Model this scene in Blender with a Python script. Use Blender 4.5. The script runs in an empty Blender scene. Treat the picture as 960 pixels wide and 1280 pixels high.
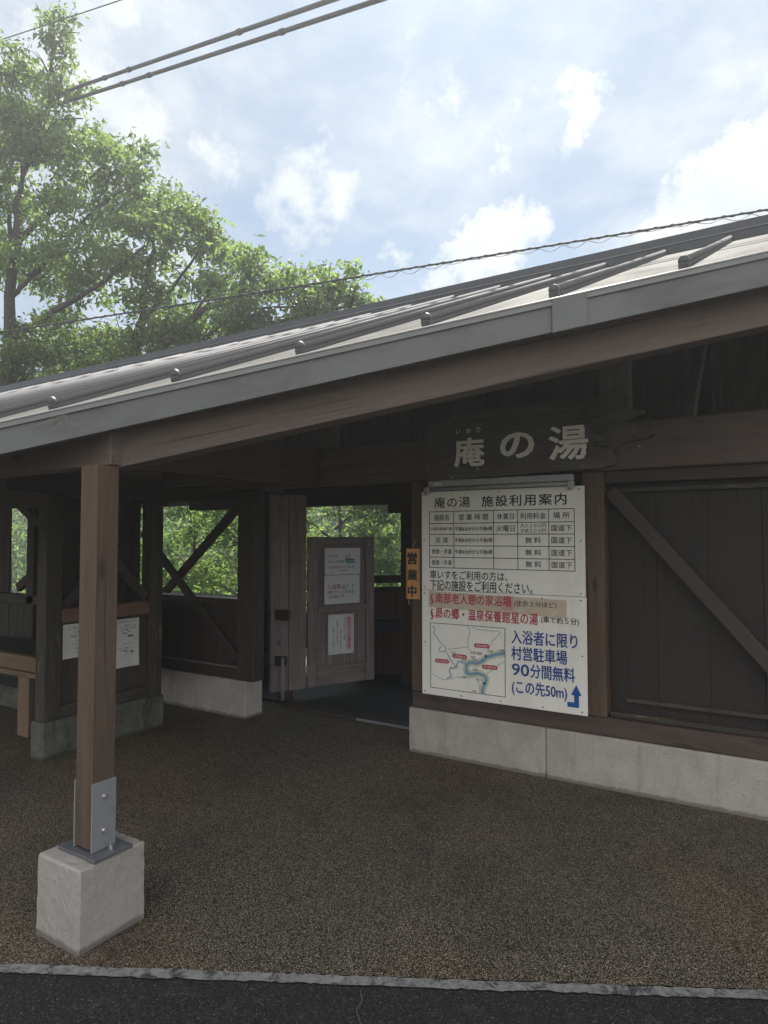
import bpy, bmesh, math, random
import numpy as np
from mathutils import Vector, Matrix

random.seed(7)
rng = np.random.default_rng(11)
C = bpy.context.scene.collection
SC = bpy.context.scene
R = math.radians

# ------------------------------------------------------------------ camera
# world axes: X along the wall of the pavilion, Y into it, Z up; metres
YAW, PIT, ROL = R(31.865), R(2.241), R(-0.042)
fw = Vector((-math.sin(YAW) * math.cos(PIT), math.cos(YAW) * math.cos(PIT), math.sin(PIT)))
rt = Vector((math.cos(YAW), math.sin(YAW), 0))
up = rt.cross(fw)
r2 = math.cos(ROL) * rt + math.sin(ROL) * up
u2 = -math.sin(ROL) * rt + math.cos(ROL) * up
cd = bpy.data.cameras.new('camera')
cam = bpy.data.objects.new('camera', cd)
C.objects.link(cam)
m = Matrix((r2, u2, -fw)).transposed().to_4x4()
m.translation = Vector((0, 0, 1.6))
cam.matrix_world = m
cd.sensor_fit = 'VERTICAL'
cd.sensor_height = 36
cd.sensor_width = 27
cd.lens = 824.4 / 1280 * 36
cd.clip_start = 0.05
cd.clip_end = 2000
SC.camera = cam

# ------------------------------------------------------------------ light
SUN_EL, SUN_AZ = R(60), math.atan2(-0.35, 0.94)      # azimuth measured from +Y towards +X
sdir = Vector((math.sin(SUN_AZ) * math.cos(SUN_EL), math.cos(SUN_AZ) * math.cos(SUN_EL), math.sin(SUN_EL)))
sl = bpy.data.lights.new('sun', 'SUN')
sl.energy = 4.0
sl.angle = R(0.6)
sl.color = (1.0, 0.95, 0.87)
so = bpy.data.objects.new('sun', sl)
C.objects.link(so)
so.rotation_euler = sdir.to_track_quat('Z', 'Y').to_euler()
so.location = (0, 0, 20)

SC.view_settings.view_transform = 'Standard'
SC.view_settings.look = 'None'
SC.view_settings.gamma = 1.0
SC.view_settings.use_curve_mapping = False
SC.view_settings.exposure = 1.42


class NT:
    """small node-tree writer"""
    def __init__(self, tree):
        self.t = tree
        self.n = tree.nodes
        self.l = tree.links

    def add(self, kind, _in=None, **kw):
        nd = self.n.new(kind)
        for k, v in kw.items():
            setattr(nd, k, v)
        for k, v in (_in or {}).items():
            self.put(nd, k, v)
        return nd

    def put(self, nd, k, v):
        s = nd.inputs[k]
        if hasattr(v, 'is_output') or isinstance(v, bpy.types.NodeSocket):
            self.l.new(v, s)
        elif isinstance(v, bpy.types.Node):
            self.l.new(v.outputs[0], s)
        else:
            s.default_value = v

    def math(self, op, a, b=0.0, clamp=False):
        nd = self.add('ShaderNodeMath', {0: a, 1: b}, operation=op)
        nd.use_clamp = clamp
        return nd.outputs[0]

    def vmath(self, op, a, b=(0, 0, 0)):
        nd = self.add('ShaderNodeVectorMath', {0: a, 1: b}, operation=op)
        return nd.outputs['Value'] if op in ('DOT_PRODUCT', 'LENGTH') else nd.outputs[0]

    def noise(self, vec, scale, detail=4.0, rough=0.55, dist=0.0, out='Fac'):
        nd = self.add('ShaderNodeTexNoise', {'Vector': vec, 'Scale': scale, 'Detail': detail, 'Roughness': rough, 'Distortion': dist})
        return nd.outputs[out]

    def ramp(self, fac, stops, interp='LINEAR'):
        nd = self.add('ShaderNodeValToRGB', {'Fac': fac})
        cr = nd.color_ramp
        cr.interpolation = interp
        while len(cr.elements) < len(stops):
            cr.elements.new(0.5)
        for e, (p, c) in zip(cr.elements, stops):
            e.position = p
            e.color = c if len(c) == 4 else (*c, 1)
        return nd.outputs['Color']

    def gray(self, fac, lo, hi, a=0.0, b=1.0):
        nd = self.add('ShaderNodeMapRange', {'Value': fac, 'From Min': lo, 'From Max': hi, 'To Min': a, 'To Max': b})
        nd.interpolation_type = 'SMOOTHSTEP'
        return nd.outputs[0]

    def mix(self, fac, a, b, mode='MIX'):
        nd = self.add('ShaderNodeMix', data_type='RGBA', blend_type=mode)
        for i, v in ((0, fac), (6, a), (7, b)):
            if isinstance(v, (tuple, list)) and len(v) == 3:
                v = (*v, 1)
            self.put(nd, i, v)
        return nd.outputs[2]


# ------------------------------------------------------------------ world: daylight sky with broken white cloud
w = bpy.data.worlds.new('World')
SC.world = w
w.use_nodes = True
t = NT(w.node_tree)
t.n.clear()
sky = t.add('ShaderNodeTexSky', sky_type='NISHITA')
sky.sun_disc = False
sky.sun_elevation = SUN_EL
sky.sun_rotation = SUN_AZ
sky.air_density = 1.0
sky.dust_density = 1.2
sky.ozone_density = 1.0
co = t.add('ShaderNodeTexCoord').outputs['Generated']
dirn = t.vmath('NORMALIZE', co)
sep = t.add('ShaderNodeSeparateXYZ', {0: dirn})
zc = t.math('ADD', t.math('MAXIMUM', sep.outputs[2], 0.0), 0.22)
plane = t.add('ShaderNodeCombineXYZ', {0: t.math('DIVIDE', sep.outputs[0], zc), 1: t.math('DIVIDE', sep.outputs[1], zc), 2: 0.0}).outputs[0]
n_big = t.noise(plane, 1.15, 7, 0.58, 0.5)
n_fin = t.noise(plane, 3.4, 8, 0.62, 0.3)
n_dir = t.noise(dirn, 9.0, 8, 0.6, 0.15)
n_dir2 = t.noise(dirn, 26.0, 6, 0.6)
n_dir3 = t.noise(dirn, 70.0, 5, 0.6)
veil = t.gray(t.math('ADD', t.math('MULTIPLY', n_big, 0.66), t.math('MULTIPLY', n_fin, 0.34)), 0.41, 0.65, 0.18, 0.84)
# heaped clouds standing in fixed directions of the sky: crisp ones and torn, wispy ones
crisp = [((-0.0433, 0.9052, 0.4228), 0.085), ((-0.0973, 0.9077, 0.4081), 0.066), ((-0.1448, 0.9057, 0.3985), 0.040), ((0.05, 0.905, 0.42), 0.10),
         ((-0.3320, 0.8489, 0.4112), 0.054), ((-0.3814, 0.8379, 0.3903), 0.050), ((-0.2941, 0.8553, 0.4266), 0.040), ((-0.42, 0.83, 0.37), 0.04),
         ((-0.2120, 0.8088, 0.5485), 0.040), ((-0.2298, 0.8246, 0.5170), 0.034), ((-0.1994, 0.8060, 0.5574), 0.034), ((-0.4717, 0.7917, 0.3882), 0.036)]
wispy = [((-0.6202, 0.6183, 0.4828), 0.070), ((-0.5702, 0.6725, 0.4718), 0.072), ((-0.5167, 0.7181, 0.4662), 0.050), ((-0.6090, 0.6522, 0.4515), 0.060),
         ((-0.6878, 0.4967, 0.5294), 0.080), ((-0.7136, 0.4202, 0.5605), 0.09), ((-0.65, 0.45, 0.60), 0.09), ((-0.36, 0.72, 0.58), 0.06), ((-0.30, 0.78, 0.54), 0.05)]
def heap_of(lst, amp1, amp2, amp3, lo, hi):
    hp = None
    for c, rad in lst:
        v = Vector(c).normalized()
        d = t.add('ShaderNodeVectorMath', {0: dirn, 1: tuple(v)}, operation='DISTANCE').outputs['Value']
        g = t.math('SUBTRACT', rad, d)
        hp = g if hp is None else t.math('SMOOTH_MAX', hp, g)
        if hp is not g:
            hp.node.inputs[2].default_value = 0.03
    wob = t.math('ADD', t.math('MULTIPLY', t.math('SUBTRACT', n_dir, 0.5), amp1), t.math('MULTIPLY', t.math('SUBTRACT', n_dir2, 0.5), amp2))
    wob = t.math('ADD', wob, t.math('MULTIPLY', t.math('SUBTRACT', n_dir3, 0.5), amp3))
    return t.gray(t.math('ADD', hp, wob), lo, hi)
h1 = heap_of(crisp, 0.10, 0.085, 0.030, -0.006, 0.030)
h2 = heap_of(wispy, 0.26, 0.14, 0.05, -0.02, 0.085)
hm = t.math('MAXIMUM', h1, t.math('MULTIPLY', h2, 0.9))
# thin haze low in the sky
low = t.gray(sep.outputs[2], 0.30, 0.58, 0.30, 0.0)
cov = t.math('MAXIMUM', t.math('MAXIMUM', veil, low), t.math('MULTIPLY', hm, 0.98))
# forward scattering brightens cloud near the sun; thick parts are greyer
near = t.gray(t.vmath('DOT_PRODUCT', dirn, tuple(sdir)), 0.55, 1.0, 0.0, 1.0)
shade = t.gray(t.math('ADD', t.math('MULTIPLY', n_dir, 0.6), t.math('MULTIPLY', n_fin, 0.4)), 0.38, 0.66)
# cloud opposite the sun boosted as unseen fill for the shade under the eaves
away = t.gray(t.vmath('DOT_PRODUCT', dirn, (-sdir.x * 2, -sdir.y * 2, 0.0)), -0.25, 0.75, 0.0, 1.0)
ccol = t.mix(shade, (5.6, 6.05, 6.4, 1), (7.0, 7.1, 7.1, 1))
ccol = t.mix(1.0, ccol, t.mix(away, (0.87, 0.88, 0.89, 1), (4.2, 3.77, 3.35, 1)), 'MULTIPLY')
ccol = t.mix(1.0, ccol, t.mix(near, (1, 1, 1, 1), (1.25, 1.24, 1.2, 1)), 'MULTIPLY')
skyc = t.mix(1.0, sky.outputs[0], (0.60, 0.74, 0.79, 1), 'MULTIPLY')
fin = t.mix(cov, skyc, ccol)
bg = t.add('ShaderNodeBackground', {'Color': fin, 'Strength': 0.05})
t.add('ShaderNodeOutputWorld', {'Surface': bg})


# ------------------------------------------------------------------ materials
def mat(name, rough=0.7, metal=0.0, spec=0.4):
    mm = bpy.data.materials.new(name)
    mm.use_nodes = True
    tt = NT(mm.node_tree)
    p = tt.n['Principled BSDF']
    p.inputs['Roughness'].default_value = rough
    p.inputs['Metallic'].default_value = metal
    p.inputs['Specular IOR Level'].default_value = spec
    return mm, tt, p


def bump(tt, p, h, strength, dist):
    b = tt.add('ShaderNodeBump', {'Height': h, 'Strength': strength, 'Distance': dist})
    tt.l.new(b.outputs[0], p.inputs['Normal'])


def wood(name, dark, light, tint, knots=0.5, rough=0.72, wear=0.0, wearc=(0.2, 0.17, 0.13)):
    mm, tt, p = mat(name, rough)
    g = tt.add('ShaderNodeAttribute', attribute_name='grain_co').outputs['Vector']
    s1 = tt.vmath('MULTIPLY', g, (1.3, 26, 26))
    warp = tt.noise(tt.vmath('MULTIPLY', g, (1.6, 5, 5)), 1.0, 3, 0.5, out='Color')
    s1 = tt.vmath('ADD', s1, tt.vmath('MULTIPLY', warp, (0.3, 2.2, 2.2)))
    n1 = tt.noise(s1, 1.0, 5, 0.62)
    n2 = tt.noise(tt.vmath('MULTIPLY', g, (7, 170, 170)), 1.0, 3, 0.6)
    n3 = tt.noise(tt.vmath('MULTIPLY', g, (1.1, 4, 4)), 1.0, 3, 0.5)
    f = tt.math('ADD', tt.math('MULTIPLY', n1, 0.65), tt.math('MULTIPLY', n2, 0.35))
    c = tt.ramp(f, [(0.33, dark), (0.66, light)])
    c = tt.mix(tt.gray(n3, 0.38, 0.68, 0.0, 0.75), c, tt.mix(1.0, c, tint, 'MULTIPLY'))
    if knots:
        vo = tt.add('ShaderNodeTexVoronoi', {'Vector': tt.vmath('MULTIPLY', g, (2.6, 8.0, 8.0)), 'Scale': 1.0})
        k = tt.gray(vo.outputs['Distance'], 0.05, 0.20, knots, 0.0)
        c = tt.mix(k, c, tuple(x * 0.45 for x in dark))
    ck = tt.noise(tt.vmath('ADD', tt.vmath('MULTIPLY', g, (0.8, 55, 55)), tt.vmath('MULTIPLY', warp, (0.2, 1.5, 1.5))), 1.0, 2, 0.5)
    c = tt.mix(tt.gray(ck, 0.66, 0.70, 0.0, 0.65), c, tuple(x * 0.30 for x in dark))
    bl = tt.noise(tt.vmath('MULTIPLY', g, (2.2, 3.5, 3.5)), 1.0, 6, 0.7)
    c = tt.mix(tt.gray(bl, 0.55, 0.75, 0.0, 0.5), c, tuple(x * 0.7 for x in dark))
    if wear:
        n4 = tt.noise(tt.vmath('MULTIPLY', g, (3.0, 16, 16)), 1.0, 6, 0.7, 0.6)
        c = tt.mix(tt.gray(n4, 0.56, 0.72, 0.0, wear), c, wearc)
    tt.put(p, 'Base Color', c)
    tt.put(p, 'Roughness', tt.gray(n1, 0.2, 0.8, rough - 0.12, rough + 0.15))
    bump(tt, p, f, 0.35, 0.004)
    return mm


def concrete(name, base, dark, stain=0.3, stainc=(0.06, 0.065, 0.05), scale=1.0):
    mm, tt, p = mat(name, 0.9, 0, 0.25)
    o = tt.add('ShaderNodeTexCoord').outputs['Object']
    a = tt.noise(o, 5 * scale, 6, 0.65)
    b = tt.noise(o, 70, 4, 0.6)
    c = tt.ramp(tt.math('ADD', tt.math('MULTIPLY', a, 0.6), tt.math('MULTIPLY', b, 0.4)), [(0.32, dark), (0.62, base)])
    vo = tt.add('ShaderNodeTexVoronoi', {'Vector': o, 'Scale': 42.0, 'Randomness': 1.0})
    pit = tt.gray(vo.outputs['Distance'], 0.10, 0.17, 1.0, 0.0)
    pit = tt.math('MULTIPLY', pit, tt.gray(tt.noise(o, 11, 2), 0.52, 0.62))
    c = tt.mix(tt.math('MULTIPLY', pit, 0.75), c, (0.05, 0.05, 0.045))
    st = tt.noise(tt.vmath('MULTIPLY', o, (4, 4, 1.6)), 1.0, 6, 0.68, 0.8)
    c = tt.mix(tt.gray(st, 0.50, 0.70, 0.0, stain), c, stainc)
    # splash dirt along the foot, dribbles from the top edge
    zz = tt.add('ShaderNodeSeparateXYZ', {0: o}).outputs[2]
    foot = tt.math('SUBTRACT', tt.gray(zz, 0.0, 0.055, 1.0, 0.0), tt.math('MULTIPLY', tt.noise(o, 13, 7, 0.75), 1.25))
    c = tt.mix(tt.gray(foot, -0.12, 0.35, 0.0, 0.8), c, tuple(x * 0.30 for x in base))
    drip = tt.noise(tt.vmath('MULTIPLY', o, (15, 15, 1.1)), 1.0, 5, 0.7)
    c = tt.mix(tt.gray(drip, 0.54, 0.72, 0.0, 0.35), c, tuple(x * 0.45 for x in base))
    tt.put(p, 'Base Color', c)
    bump(tt, p, tt.math('SUBTRACT', tt.math('ADD', b, a), pit), 0.5, 0.005)
    return mm


def plain(name, col, rough=0.6, metal=0.0, var=0.12, scale=14.0, spec=0.4, bmp=0.0):
    mm, tt, p = mat(name, rough, metal, spec)
    o = tt.add('ShaderNodeTexCoord').outputs['Object']
    n = tt.noise(o, scale, 5, 0.6)
    tt.put(p, 'Base Color', tt.ramp(n, [(0.3, tuple(c * (1 - var) for c in col)), (0.7, tuple(min(1, c * (1 + var)) for c in col))]))
    if bmp:
        bump(tt, p, n, bmp, 0.003)
    return mm


def stained(name, col, dirt, amount, scale=3.0, rough=0.45, streak=(1, 1, 0.35), spec=0.4):
    mm, tt, p = mat(name, rough, 0, spec)
    o = tt.add('ShaderNodeTexCoord').outputs['Object']
    n = tt.noise(tt.vmath('MULTIPLY', o, streak), scale, 7, 0.68, 0.5)
    f = tt.noise(o, 60, 3, 0.6)
    c = tt.mix(tt.gray(n, 0.42, 0.78, 0.0, amount), col, dirt)
    c = tt.mix(tt.gray(f, 0.60, 0.80, 0.0, 0.14), c, dirt)
    tt.put(p, 'Base Color', c)
    tt.put(p, 'Roughness', tt.gray(n, 0.3, 0.8, rough - 0.1, rough + 0.25))
    return mm


M = {}
M['wood_red'] = wood('wood_red', (0.068, 0.046, 0.034), (0.128, 0.092, 0.069), (1.05, 0.93, 0.84), 0.75)
M['wood_brown'] = wood('wood_brown', (0.052, 0.038, 0.032), (0.108, 0.080, 0.068), (0.95, 0.93, 0.97), 0.5)
M['wood_dark'] = wood('wood_dark', (0.032, 0.025, 0.022), (0.078, 0.062, 0.053), (0.85, 0.95, 1.0), 0.3)
M['wood_beam'] = wood('wood_beam', (0.080, 0.063, 0.054), (0.150, 0.119, 0.103), (1.06, 0.94, 0.88), 0.7)
M['wood_loft'] = wood('wood_loft', (0.110, 0.098, 0.092), (0.200, 0.180, 0.170), (0.9, 0.92, 0.95), 0.4)  # paler timber under the roof: veiling glare put into the wood colour
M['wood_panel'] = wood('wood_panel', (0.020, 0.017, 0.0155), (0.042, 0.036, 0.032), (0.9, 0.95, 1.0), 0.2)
M['wood_rail'] = wood('wood_rail', (0.11, 0.066, 0.053), (0.19, 0.12, 0.096), (1.1, 0.9, 0.85), 0.5)
M['wood_grey'] = wood('wood_grey', (0.145, 0.118, 0.113), (0.29, 0.245, 0.235), (0.85, 0.82, 0.85), 0.35)
M['wood_worn'] = wood('wood_worn', (0.030, 0.026, 0.023), (0.076, 0.066, 0.058), (0.8, 0.9, 0.85), 0.4, wear=0.55, wearc=(0.24, 0.19, 0.11))
M['wood_tan'] = wood('wood_tan', (0.14, 0.098, 0.060), (0.24, 0.172, 0.110), (0.8, 0.75, 0.7), 0.3, wear=0.5, wearc=(0.13, 0.11, 0.09))
M['wood_tag'] = wood('wood_tag', (0.52, 0.25, 0.09), (0.66, 0.36, 0.15), (1.0, 0.92, 0.85), 0.0)
M['plaque'] = wood('plaque_wood', (0.064, 0.058, 0.054), (0.132, 0.120, 0.112), (0.9, 0.92, 0.95), 0.3, 0.6)
M['concrete'] = concrete('concrete', (0.45, 0.42, 0.385), (0.31, 0.29, 0.262), 0.25, (0.16, 0.15, 0.13))
M['concrete_pale'] = concrete('concrete_pale', (0.385, 0.365, 0.345), (0.285, 0.268, 0.25), 0.2, (0.22, 0.2, 0.17))
M['concrete_moss'] = concrete('concrete_moss', (0.150, 0.158, 0.130), (0.055, 0.058, 0.048), 0.95, (0.042, 0.046, 0.035), 1.4)
M['fascia'] = stained('fascia_metal', (0.128, 0.135, 0.137), (0.078, 0.08, 0.078), 0.75, 2.3, 0.5, (1, 1, 2.2))
M['lip'] = plain('fascia_lip_metal', (0.19, 0.20, 0.20), 0.4, 0.0, 0.06, 6)
M['roof'] = stained('roof_sheet', (0.122, 0.121, 0.115), (0.080, 0.077, 0.069), 0.75, 1.2, 0.8, (1, 0.5, 1), 0.08)
M['batten'] = stained('roof_batten_metal', (0.15, 0.15, 0.158), (0.12, 0.118, 0.116), 0.5, 2.0, 0.7, (1, 0.4, 1), 0.12)
M['ridge'] = plain('ridge_metal', (0.05, 0.055, 0.066), 0.45, 0.0, 0.12, 4)
M['cap'] = plain('batten_end_metal', (0.10, 0.10, 0.105), 0.5, 0.0, 0.2, 30)
M['steel'] = stained('galvanised_steel', (0.23, 0.24, 0.255), (0.16, 0.17, 0.18), 0.6, 9.0, 0.42, (1, 1, 1))
M['bolt'] = plain('bolt_steel', (0.62, 0.62, 0.62), 0.3, 0.8, 0.1, 60)
M['sign'] = stained('sign_white', (0.85, 0.835, 0.785), (0.58, 0.54, 0.45), 0.42, 2.6, 0.4, (1.6, 1, 0.25))
M['paper'] = stained('notice_white', (0.70, 0.71, 0.72), (0.52, 0.52, 0.50), 0.4, 5.0, 0.55, (1, 1, 0.5))
M['paper_old'] = stained('poster_white', (0.62, 0.62, 0.60), (0.40, 0.40, 0.37), 0.5, 5.0, 0.6, (1, 1, 0.5))
M['ink'] = plain('black_ink', (0.030, 0.030, 0.034), 0.5, 0, 0.2)
M['ink_grey'] = plain('grey_ink', (0.10, 0.10, 0.10), 0.6, 0, 0.2)
M['red'] = plain('red_ink', (0.42, 0.030, 0.055), 0.5, 0, 0.12)
M['blue'] = plain('blue_ink', (0.022, 0.060, 0.26), 0.5, 0, 0.12)
M['arrow'] = plain('arrow_blue', (0.012, 0.085, 0.30), 0.5, 0, 0.1)
M['tape'] = stained('yellowed_tape', (0.56, 0.47, 0.35), (0.66, 0.60, 0.50), 0.9, 7.0, 0.35, (1, 1, 1))
M['tape_red'] = stained('pink_tape', (0.52, 0.32, 0.29), (0.55, 0.38, 0.34), 0.7, 9.0, 0.35, (1, 1, 1))
M['river'] = plain('map_river', (0.20, 0.34, 0.46), 0.5, 0, 0.1)
M['valley'] = plain('map_valley', (0.60, 0.62, 0.46), 0.5, 0, 0.05)
M['mapline'] = plain('map_line', (0.36, 0.37, 0.38), 0.5, 0, 0.05)
M['mapred'] = plain('map_red', (0.42, 0.03, 0.06), 0.5, 0, 0.05)
M['letter'] = stained('carved_letter_white', (0.90, 0.88, 0.81), (0.70, 0.66, 0.58), 0.35, 9.0, 0.5, (1, 1, 1))
M['tube'] = stained('lamp_housing', (0.36, 0.38, 0.39), (0.24, 0.25, 0.25), 0.5, 5.0, 0.3, (1, 1, 1))
M['brass'] = plain('brass', (0.36, 0.33, 0.20), 0.45, 0.6, 0.15, 30)
M['rubber'] = plain('black_rubber', (0.020, 0.020, 0.021), 0.6, 0, 0.2)
M['cable'] = plain('cable_sheath', (0.05, 0.053, 0.056), 0.6, 0, 0.15, 3)
M['white_plastic'] = plain('white_plastic', (0.6, 0.6, 0.58), 0.5, 0, 0.05)
M['mat'] = plain('dark_floor_mat', (0.028, 0.032, 0.034), 0.75, 0, 0.25, 40, bmp=0.3)
M['rope'] = plain('string', (0.45, 0.43, 0.38), 0.8, 0, 0.1, 80)
M['vent'] = plain('vent_louvre', (0.16, 0.17, 0.22), 0.5, 0, 0.1, 10)
M['bark'] = None

# bark
mm, tt, p = mat('bark', 0.9, 0, 0.2)
o = tt.add('ShaderNodeTexCoord').outputs['Object']
n = tt.noise(tt.vmath('MULTIPLY', o, (9, 9, 3)), 2.0, 6, 0.7, 1.0)
tt.put(p, 'Base Color', tt.ramp(n, [(0.3, (0.022, 0.019, 0.016)), (0.7, (0.085, 0.072, 0.06))]))
bump(tt, p, n, 0.8, 0.02)
M['bark'] = mm


def leaf_mat(name, c0, c1, trans, tc):
    mm = bpy.data.materials.new(name)
    mm.use_nodes = True
    tt = NT(mm.node_tree)
    p = tt.n['Principled BSDF']
    out = tt.n['Material Output']
    p.inputs['Roughness'].default_value = 0.5
    p.inputs['Specular IOR Level'].default_value = 0.35
    a = tt.add('ShaderNodeAttribute', attribute_name='leaf_tone').outputs['Fac']
    c = tt.ramp(a, [(0.0, c0), (1.0, c1)])
    tt.put(p, 'Base Color', c)
    tr = tt.add('ShaderNodeBsdfTranslucent', {'Color': tt.mix(1.0, c, tc, 'MULTIPLY')})
    mx = tt.add('ShaderNodeMixShader', {0: trans, 1: p.outputs[0], 2: tr.outputs[0]})
    tt.l.new(mx.outputs[0], out.inputs['Surface'])
    return mm


M['leaf_cherry'] = leaf_mat('cherry_leaf', (0.075, 0.110, 0.045), (0.150, 0.202, 0.082), 0.57, (1.85, 2.05, 1.1, 1))
M['leaf_bright'] = leaf_mat('bright_leaf', (0.072, 0.112, 0.038), (0.170, 0.225, 0.085), 0.55, (1.75, 1.95, 1.2, 1))
M['leaf_deep'] = leaf_mat('deep_leaf', (0.045, 0.085, 0.028), (0.110, 0.175, 0.055), 0.5, (1.9, 2.1, 1.1, 1))

# resin bound gravel apron
mm, tt, p = mat('resin_gravel', 0.75, 0, 0.35)
o = tt.add('ShaderNodeTexCoord').outputs['Object']
v1 = tt.add('ShaderNodeTexVoronoi', {'Vector': o, 'Scale': 215.0})
wn = tt.add('ShaderNodeTexWhiteNoise', {'Vector': v1.outputs['Position']}, noise_dimensions='3D')
c = tt.ramp(wn.outputs['Value'], [(0.0, (0.060, 0.054, 0.046)), (0.30, (0.155, 0.137, 0.108)), (0.60, (0.262, 0.230, 0.178)), (0.85, (0.38, 0.335, 0.262)), (1.0, (0.56, 0.51, 0.43))])
gap = tt.gray(v1.outputs['Distance'], 0.25, 0.60, 1.0, 0.12)
c = tt.mix(1.0, c, tt.add('ShaderNodeCombineXYZ', {0: gap, 1: gap, 2: gap}).outputs[0], 'MULTIPLY')
big = tt.noise(o, 0.9, 5, 0.6, 0.4)
c = tt.mix(tt.gray(big, 0.46, 0.68, 0.0, 0.55), c, tt.mix(1.0, c, (0.45, 0.46, 0.48), 'MULTIPLY'))
tan = tt.noise(o, 0.55, 3, 0.5)
c = tt.mix(tt.gray(tan, 0.40, 0.62, 0.0, 0.6), c, tt.mix(1.0, c, (1.35, 1.12, 0.86), 'MULTIPLY'))
# worn and stained patches, small dark spots, tracked dirt
pt = tt.noise(o, 2.6, 7, 0.7, 0.9)
c = tt.mix(tt.gray(pt, 0.55, 0.70, 0.0, 0.55), c, tt.mix(1.0, c, (0.42, 0.42, 0.44), 'MULTIPLY'))
vs_ = tt.add('ShaderNodeTexVoronoi', {'Vector': o, 'Scale': 2.3})
spot = tt.gray(tt.math('ADD', vs_.outputs['Distance'], tt.math('MULTIPLY', tt.noise(o, 30, 3), 0.06)), 0.055, 0.085, 0.6, 0.0)
c = tt.mix(spot, c, (0.035, 0.033, 0.03))
wr = tt.noise(o, 1.3, 5, 0.62, 1.5)
c = tt.mix(tt.gray(wr, 0.56, 0.72, 0.0, 0.5), c, tt.mix(1.0, c, (1.45, 1.38, 1.28), 'MULTIPLY'))
tt.put(p, 'Base Color', c)
bump(tt, p, tt.math('SUBTRACT', 1.0, v1.outputs['Distance']), 0.5, 0.005)
M['apron'] = mm

# asphalt
mm, tt, p = mat('asphalt', 0.85, 0, 0.3)
o = tt.add('ShaderNodeTexCoord').outputs['Object']
v1 = tt.add('ShaderNodeTexVoronoi', {'Vector': o, 'Scale': 190.0})
wn = tt.add('ShaderNodeTexWhiteNoise', {'Vector': v1.outputs['Position']}, noise_dimensions='3D')
c = tt.ramp(wn.outputs['Value'], [(0.0, (0.014, 0.014, 0.015)), (0.7, (0.030, 0.030, 0.031)), (0.95, (0.045, 0.045, 0.045)), (1.0, (0.12, 0.12, 0.115))])
sc_ = tt.noise(o, 7.0, 8, 0.72, 1.2)
c = tt.mix(tt.gray(sc_, 0.54, 0.74, 0.0, 0.6), c, (0.095, 0.098, 0.095))
tt.put(p, 'Base Color', c)
bump(tt, p, tt.math('SUBTRACT', 1.0, v1.outputs['Distance']), 0.6, 0.007)
M['asphalt'] = mm

# kerb edging
mm, tt, p = mat('kerb_concrete', 0.9, 0, 0.25)
o = tt.add('ShaderNodeTexCoord').outputs['Object']
n = tt.noise(o, 24, 6, 0.7, 0.4)
c = tt.ramp(n, [(0.36, (0.07, 0.07, 0.068)), (0.47, (0.19, 0.192, 0.187)), (0.7, (0.29, 0.29, 0.282))])
chip = tt.noise(o, 9, 7, 0.75, 0.8)
c = tt.mix(tt.gray(chip, 0.52, 0.62, 0.0, 0.85), c, (0.035, 0.035, 0.034))
tt.put(p, 'Base Color', c)
bump(tt, p, tt.math('ADD', n, chip), 0.35, 0.004)
M['kerb'] = mm

mm, tt, p = mat('soil', 0.95, 0, 0.2)
o = tt.add('ShaderNodeTexCoord').outputs['Object']
n = tt.noise(o, 1.2, 8, 0.7)
tt.put(p, 'Base Color', tt.ramp(n, [(0.35, (0.035, 0.045, 0.018)), (0.65, (0.09, 0.085, 0.045))]))
bump(tt, p, tt.noise(o, 9, 5), 0.8, 0.05)
M['soil'] = mm
mm, tt, p = mat('wooded_slope', 0.95, 0, 0.1)
o = tt.add('ShaderNodeTexCoord').outputs['Object']
n = tt.noise(o, 2.2, 8, 0.72)
tt.put(p, 'Base Color', tt.ramp(n, [(0.36, (0.012, 0.026, 0.009)), (0.55, (0.04, 0.08, 0.02)), (0.68, (0.085, 0.15, 0.04))]))
bump(tt, p, n, 1.0, 0.3)
M['slope'] = mm


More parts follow.
